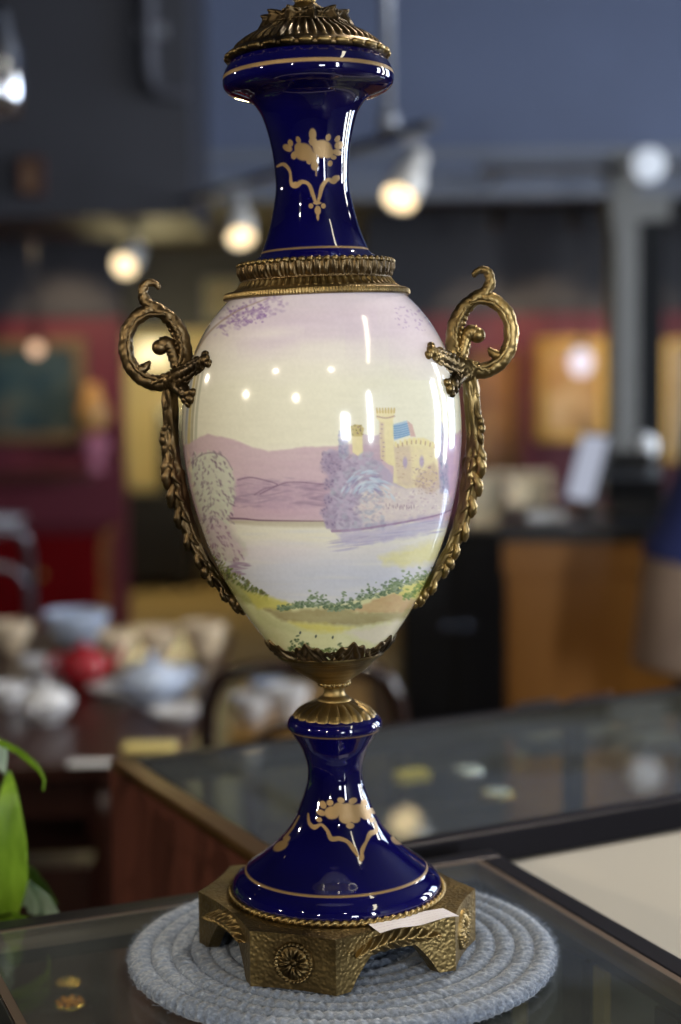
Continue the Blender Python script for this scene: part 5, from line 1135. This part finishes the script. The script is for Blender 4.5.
# unlit white floodlight on a second rail at the bulkhead
tr2 = empty('lighting_track', (0, 0, 0)); tag(tr2, 'dark lighting rail running along the slate blue bulkhead at the right', 'lighting track')
q0, q1 = on_y(478, 160, 6.3), on_y(652, 176, 6.3); zt2 = (q0[2]+q1[2])/2
bar3(G(), (q0[0], 6.3, zt2), (1.9, 6.3, zt2), .05, .035).build('rail', M_black, tr2, smooth=False, bevel=.002)
for x in (q0[0]+.1, 1.6): G().tube([(x, 6.3, zt2), (x, 6.86, zt2)], .012, 8).build('bracket', M_black, tr2)
p_ = on_y(649, 165, 6.0); track_head((p_[0], 6.0, p_[2]), (.05, -1, -.12), .065, .20, None, 'unlit white floodlight above the grey post at the right', False, rail=(p_[0], 6.274, zt2))
# picture lights below the low ceiling
M_lens2 = emis('small_warm_lamp_lens', (255, 206, 150), 9)
for (px, y, ty, lens_py, lab, W) in ((35, 7.1, 7.99, 348, 'small spotlight shining on the teal painting at the left', 30), (497, 7.7, 8.6, 338, 'small spotlight lighting the brown painting behind the right handle', 18), (574, 7.7, 8.6, 330, 'small spotlight lighting the amber picture right of the urn', 22), (668, 7.7, 8.6, 326, 'small spotlight lighting the tan picture at the right edge', 14)):
    pt = on_y(px, 330, y); zl = 2.14
    e = track_head((pt[0], y, zl), (0, ty-y, -.62), .035, .12, 2.2995, lab, True, W, (1, .74, .46), M_black, spread=48, emat=M_lens2)
# glowing bulb hanging in front of the teal painting
p_ = on_y(36, 349, 7.4); gb = empty('globe_pendant', (p_[0], 7.4, p_[2])); tag(gb, 'small glowing globe hanging in front of the teal painting', 'lamp')
G().ball((0, 0, 0), .034, 12, 18).build('globe', emis('lit_globe', (255, 206, 168), 1.3), gb); G().tube([(0, 0, .03), (0, 0, 2.2995-p_[2])], .005, 8).lathe([(.016, .028), (.016, .07), (.008, .09)], 16).build('cord', M_black, gb)
p_ = on_y(581, 362, 8.2); gb2 = empty('globe_pendant', (p_[0], 8.2, p_[2])); tag(gb2, 'white glowing globe hanging in front of the amber picture right of the urn', 'lamp')
G().ball((0, 0, 0), .062, 12, 18, (1, 1, 1.2)).build('globe', emis('lit_white_globe', (240, 228, 240), 1.25), gb2); G().tube([(0, 0, .07), (0, 0, 2.2995-p_[2])], .005, 8).lathe([(.02, .07), (.02, .11), (.008, .13)], 16).build('cord', M_black, gb2)
# spotlights of the front hall behind and beside the photographer; last one added to brighten the second counter
SP = [(-2.85, -.45, 2.15), (-1.15, -2.2, 2.2), (-3.0, 2.2, 2.2), (-2.1, -1.5, 3.25), (.5, -1.9, 3.25), (-2.6, 2.8, 3.25), (.9, 2.3, 3.25)]
for i, (x, y, z) in enumerate(SP):
    d_ = np.array([VX-x, VY-y, 1.25-z]); d_ = d_ if i < 5 else (np.array([.5, .2, -1.4]) if i == 5 else np.array([-.45, -.6, -2.3]))
    track_head((x, y, z), d_, .05, .15, ZC, 'unseen warm ceiling spotlight overhead in the hall', True, SPW[i], (1, .88, .70), M_black, 'ceiling spotlights', 42 if i < 5 else 80)

fl = empty('ceiling_light', (1.5, -.08, ZC), math.atan2(-1.85, 1.0)); tag(fl, 'long fluorescent ceiling light overhead right of the photographer', 'ceiling light')
G().box(-1.05, 1.05, -.07, .07, -.05, -.001).box(-1.05, -1.03, -.07, .07, -.085, -.05).box(1.03, 1.05, -.07, .07, -.085, -.05).build('housing', M_white, fl, smooth=False)
G().box(-1.03, 1.03, -.06, .06, -.085, -.05).build('diffuser', emis('lit_diffuser', (255, 244, 214), 14), fl, smooth=False)
# ------------------------------------------------------------------ left wall bits: conduit, plaque, chrome pendant
qa = on_y(148, -60, 5.96); qb = on_y(149, 60, 5.96); qc = on_y(156, 88, 5.96); qd = on_y(186, 95, 5.96)
cp = empty('conduit_pipe', (qb[0], 5.96, qb[2])); tag(cp, 'grey conduit pipe bending on the dark wall at the upper left', 'pipe')
o_ = np.array([qb[0], 5.96, qb[2]]); G().tube(smoothpath([np.array([qa[0], 5.96, ZC])-o_, qa-o_, qb-o_, qc-o_, (qd+qc)/2-o_+np.array([0, 0, -.005]), qd-o_], 60), .03, 12).build('pipe', simple('grey_conduit', (84, 84, 92), .5, .2), cp)
for f in (.25, .8): z_ = (qa[2]*f+qb[2]*(1-f))-o_[2]; G().box(qa[0]-o_[0]-.05, qa[0]-o_[0]+.06, .0, .04, z_-.02, z_+.02).build('clip', M_rod, cp, smooth=False)
x0, x1, z0, z1 = rect(22, 44, 158, 196, 5.99); painting('plaque', x0, x1, z0, z1, 5.99, M_brown, [(.3, (110, 84, 64)), (.7, (150, 118, 90))], 'small brown plaque on the dark wall at the upper left', .012, 7, cat='plaque')
p_ = on_y(2, 62, 3.0); cpn = empty('chrome_pendant', (p_[0], 3.0, p_[2])); tag(cpn, 'polished chrome pendant lamp cut by the left edge of the picture', 'lamp')
M_chrome = simple('polished_chrome', (210, 214, 222), .12, 1.0, var=.03)
G().lathe([(.012, .10), (.02, .09), (.024, .05), (.034, .03), (.038, -.06), (.030, -.10), (.026, -.10), (.032, -.06), (.03, .02)], 36).build('lamp_shade', M_chrome, cpn)
G().tube([(0, 0, .09), (0, 0, ZC-p_[2])], .005, 8).lathe([(.04, ZC-p_[2]), (.035, ZC-.03-p_[2]), (.008, ZC-.05-p_[2])], 20).build('cord', M_black, cpn)
# ------------------------------------------------------------------ person leaning over beside the sales counter (mostly out of frame)
PXX, PYY = .885, 3.62
pe = empty('person', (PXX, PYY, 0)); tag(pe, 'person in a navy jumper and beige skirt leaning beside the oak counter', 'person')
M_skin = simple('skin', (206, 158, 132), .5, var=.05); M_navy = simple('navy_knit', (54, 64, 122), .85, var=.08, scale=60, bump=.2); M_skirt = simple('beige_wool', (180, 156, 138), .85, var=.06, scale=40); M_tights = simple('black_tights', (14, 14, 20), .7); M_hair = simple('brown_hair', (60, 42, 30), .5, var=.3, scale=80, stretch=(1, 1, .1))
def skin_mesh(name, pts, edges, radii, mat, parent, sub=2):
    me = bpy.data.meshes.new(name); me.from_pydata([tuple(p) for p in pts], edges, []); me.update(); o = bpy.data.objects.new(name, me); COL.objects.link(o); o.parent = parent
    md = o.modifiers.new('skin', 'SKIN'); sv = me.skin_vertices[0].data if me.skin_vertices else None
    if sv is None:
        bm = bmesh.new(); bm.from_mesh(me); bm.verts.layers.skin.verify(); bm.to_mesh(me); bm.free(); sv = me.skin_vertices[0].data
    for i, r in enumerate(radii): sv[i].radius = r if isinstance(r, tuple) else (r, r)
    sv[0].use_root = True; md.use_smooth_shade = True
    s_ = o.modifiers.new('sub', 'SUBSURF'); s_.levels = sub; s_.render_levels = sub; me.materials.append(mat); return o
b45 = R_(14); ax = np.array([sin(b45), 0, cos(b45)]); hip = np.array([0, 0, .90])
sh = hip+ax*.46; neck = hip+ax*.52; chin = neck+np.array([.06, 0, .05]); head = neck+np.array([.12, 0, .10])
pts, ed, ra = [], [], []
def V_(p, r, par=None):
    pts.append(np.array(p, float)); ra.append(r); k_ = len(pts)-1
    if par is not None: ed.append((par, k_))
    return k_
v0 = V_(hip, .12); v1 = V_(hip+ax*.16, .105, v0); v2 = V_(hip+ax*.32, .115, v1); v3 = V_(sh, .085, v2); v4 = V_(neck, .048, v3); v5 = V_(chin, .055, v4); v6 = V_(head, .082, v5); v7 = V_(head+np.array([.03, 0, .07]), .06, v6)
for s_ in (-1, 1):
    a = V_(hip+np.array([.0, s_*.09, -.06]), .088, v0); b_ = V_(np.array([.02, s_*.10, .48]), .056, a); c_ = V_(np.array([-.03, s_*.10, .22]), .050, b_); d_ = V_(np.array([-.04, s_*.10, .075]), .034, c_); f_ = V_(np.array([.06, s_*.11, .035]), .034, d_); V_(np.array([.14, s_*.12, .028]), .024, f_)
    a = V_(sh+np.array([.0, s_*.17, -.02]), .052, v3); b_ = V_(np.array(sh)+np.array([.08, s_*.20, -.27]), .040, a); c_ = V_(np.array(sh)+np.array([.24, s_*.15, -.38]), .028, b_); w_ = V_(np.array(sh)+np.array([.30, s_*.14, -.40]), .026, c_)
    for q in range(4):
        base = pts[w_]+np.array([.035, s_*(-.024+.016*q), -.006]); k1 = V_(base, .0095, w_); k2 = V_(base+np.array([.028-.004*abs(q-1.4), 0, -.008]), .0085, k1); V_(base+np.array([.046-.006*abs(q-1.4), 0, -.024]), .007, k2)
    k1 = V_(pts[w_]+np.array([.012, -s_*.032, -.008]), .0105, w_); V_(pts[w_]+np.array([.036, -s_*.046, -.018]), .0085, k1)
skin_mesh('body', pts, ed, ra, M_skin, pe)
def ringloft(rows, mat, name, par, cap=False):          # rows of (centre, axis-side half width x, half width y)
    th_ = np.linspace(0, 2*PI, 40, endpoint=False); P = []
    for (c_, ux, wx, wy) in rows:
        ux = np.array(ux, float); ux /= np.linalg.norm(ux); P.append([np.array(c_)+ux*wx*cos(t_)+np.array([0, 1, 0])*wy*sin(t_) for t_ in th_])
    return G().grid(np.array(P), cv=True).build(name, mat, par)
px_ = np.array([cos(b45), 0, -sin(b45)])
jm = ringloft([((.0, 0, .935), (1, 0, -.15), .172, .195), ((.01, 0, .96), (1, 0, -.25), .176, .198), (hip+ax*.10, px_*.7+np.array([.3, 0, 0]), .168, .188), (hip+ax*.22, px_, .150, .180), (hip+ax*.34, px_, .146, .200), (sh, px_, .122, .215), (sh+ax*.03, px_, .08, .15), (neck, px_, .060, .066), (neck+ax*.015, px_, .058, .064)], M_navy, 'jumper', pe)
for s_ in (-1, 1):
    s3 = sh+np.array([0, s_*.16, -.02]); e3 = sh+np.array([.08, s_*.20, -.27]); w3 = sh+np.array([.27, s_*.145, -.39])
    G().tube(smoothpath([sh+np.array([0, s_*.08, 0]), s3, e3, w3], 40), np.interp(np.linspace(0, 1, 40), [0, .33, .66, 1], [.085, .072, .056, .040]), 18).build('sleeve', M_navy, jm)
ringloft([((0, 0, .975), (1, 0, 0), .160, .182), ((0, 0, .90), (1, 0, 0), .172, .196), ((0, 0, .80), (1, 0, 0), .183, .205), ((0, 0, .72), (1, 0, 0), .192, .212), ((0, 0, .70), (1, 0, 0), .194, .214), ((0, 0, .70), (1, 0, 0), .186, .206), ((0, 0, .80), (1, 0, 0), .172, .195)], M_skirt, 'skirt', pe)
for s_ in (-1, 1):
    G().tube(smoothpath([hip+np.array([.0, s_*.09, -.06]), (.02, s_*.10, .48), (-.03, s_*.10, .22), (-.04, s_*.10, .07)], 30), np.interp(np.linspace(0, 1, 30), [0, .45, .75, 1], [.10, .066, .060, .042]), 18).build('stocking', M_tights, pe)
    th_ = np.linspace(0, 2*PI, 28, endpoint=False); P = []
    for (x, w, h, z) in ((-.10, .012, .02, .045), (-.09, .034, .05, .05), (-.03, .040, .05, .05), (.05, .046, .038, .038), (.12, .046, .028, .028), (.165, .03, .02, .022), (.178, .006, .008, .02)): P.append([(x, s_*.105+w*cos(t_), max(0, z+h*sin(t_))) for t_ in th_])
    G().grid(np.array(P), cv=True).build('shoe', M_tights, pe)
hd = head+np.array([.02, 0, .035])
g = G(); n_, m_ = 18, 30; al = np.linspace(.02, PI*.62, n_); P = []
for a in al: P.append([hd+np.array([-.02+.098*sin(a)*cos(t_)-(.012 if a > 1.2 else 0), .086*sin(a)*sin(t_), .112*cos(a)]) for t_ in np.linspace(0, 2*PI, m_, endpoint=False)])
g.grid(np.array(P), cv=True).build('hair', M_hair, pe)
fc = hd+np.array([.088, 0, -.03])
nz_ = G().tube(smoothpath([fc+np.array([-.012, 0, .03]), fc+np.array([.006, 0, .008]), fc+np.array([.014, 0, -.006]), fc+np.array([-.006, 0, -.014])], 14), np.interp(np.linspace(0, 1, 14), [0, .6, 1], [.006, .011, .007]), 10).build('nose', M_skin, pe)
for s_ in (-1, 1): G().ball(fc+np.array([-.012, s_*.031, .026]), .010, 8, 12, (.7, 1.2, .7)).build('eye', M_white, pe); G().ball(hd+np.array([.0, s_*.083, -.02]), .024, 8, 12, (.6, .35, 1.2)).build('ear', M_skin, pe)
G().tube(smoothpath([fc+np.array([-.012, -.024, -.037]), fc+np.array([-.002, 0, -.036]), fc+np.array([-.012, .024, -.037])], 14), .005, 8).build('mouth', simple('lips', (170, 90, 86), .5), pe)
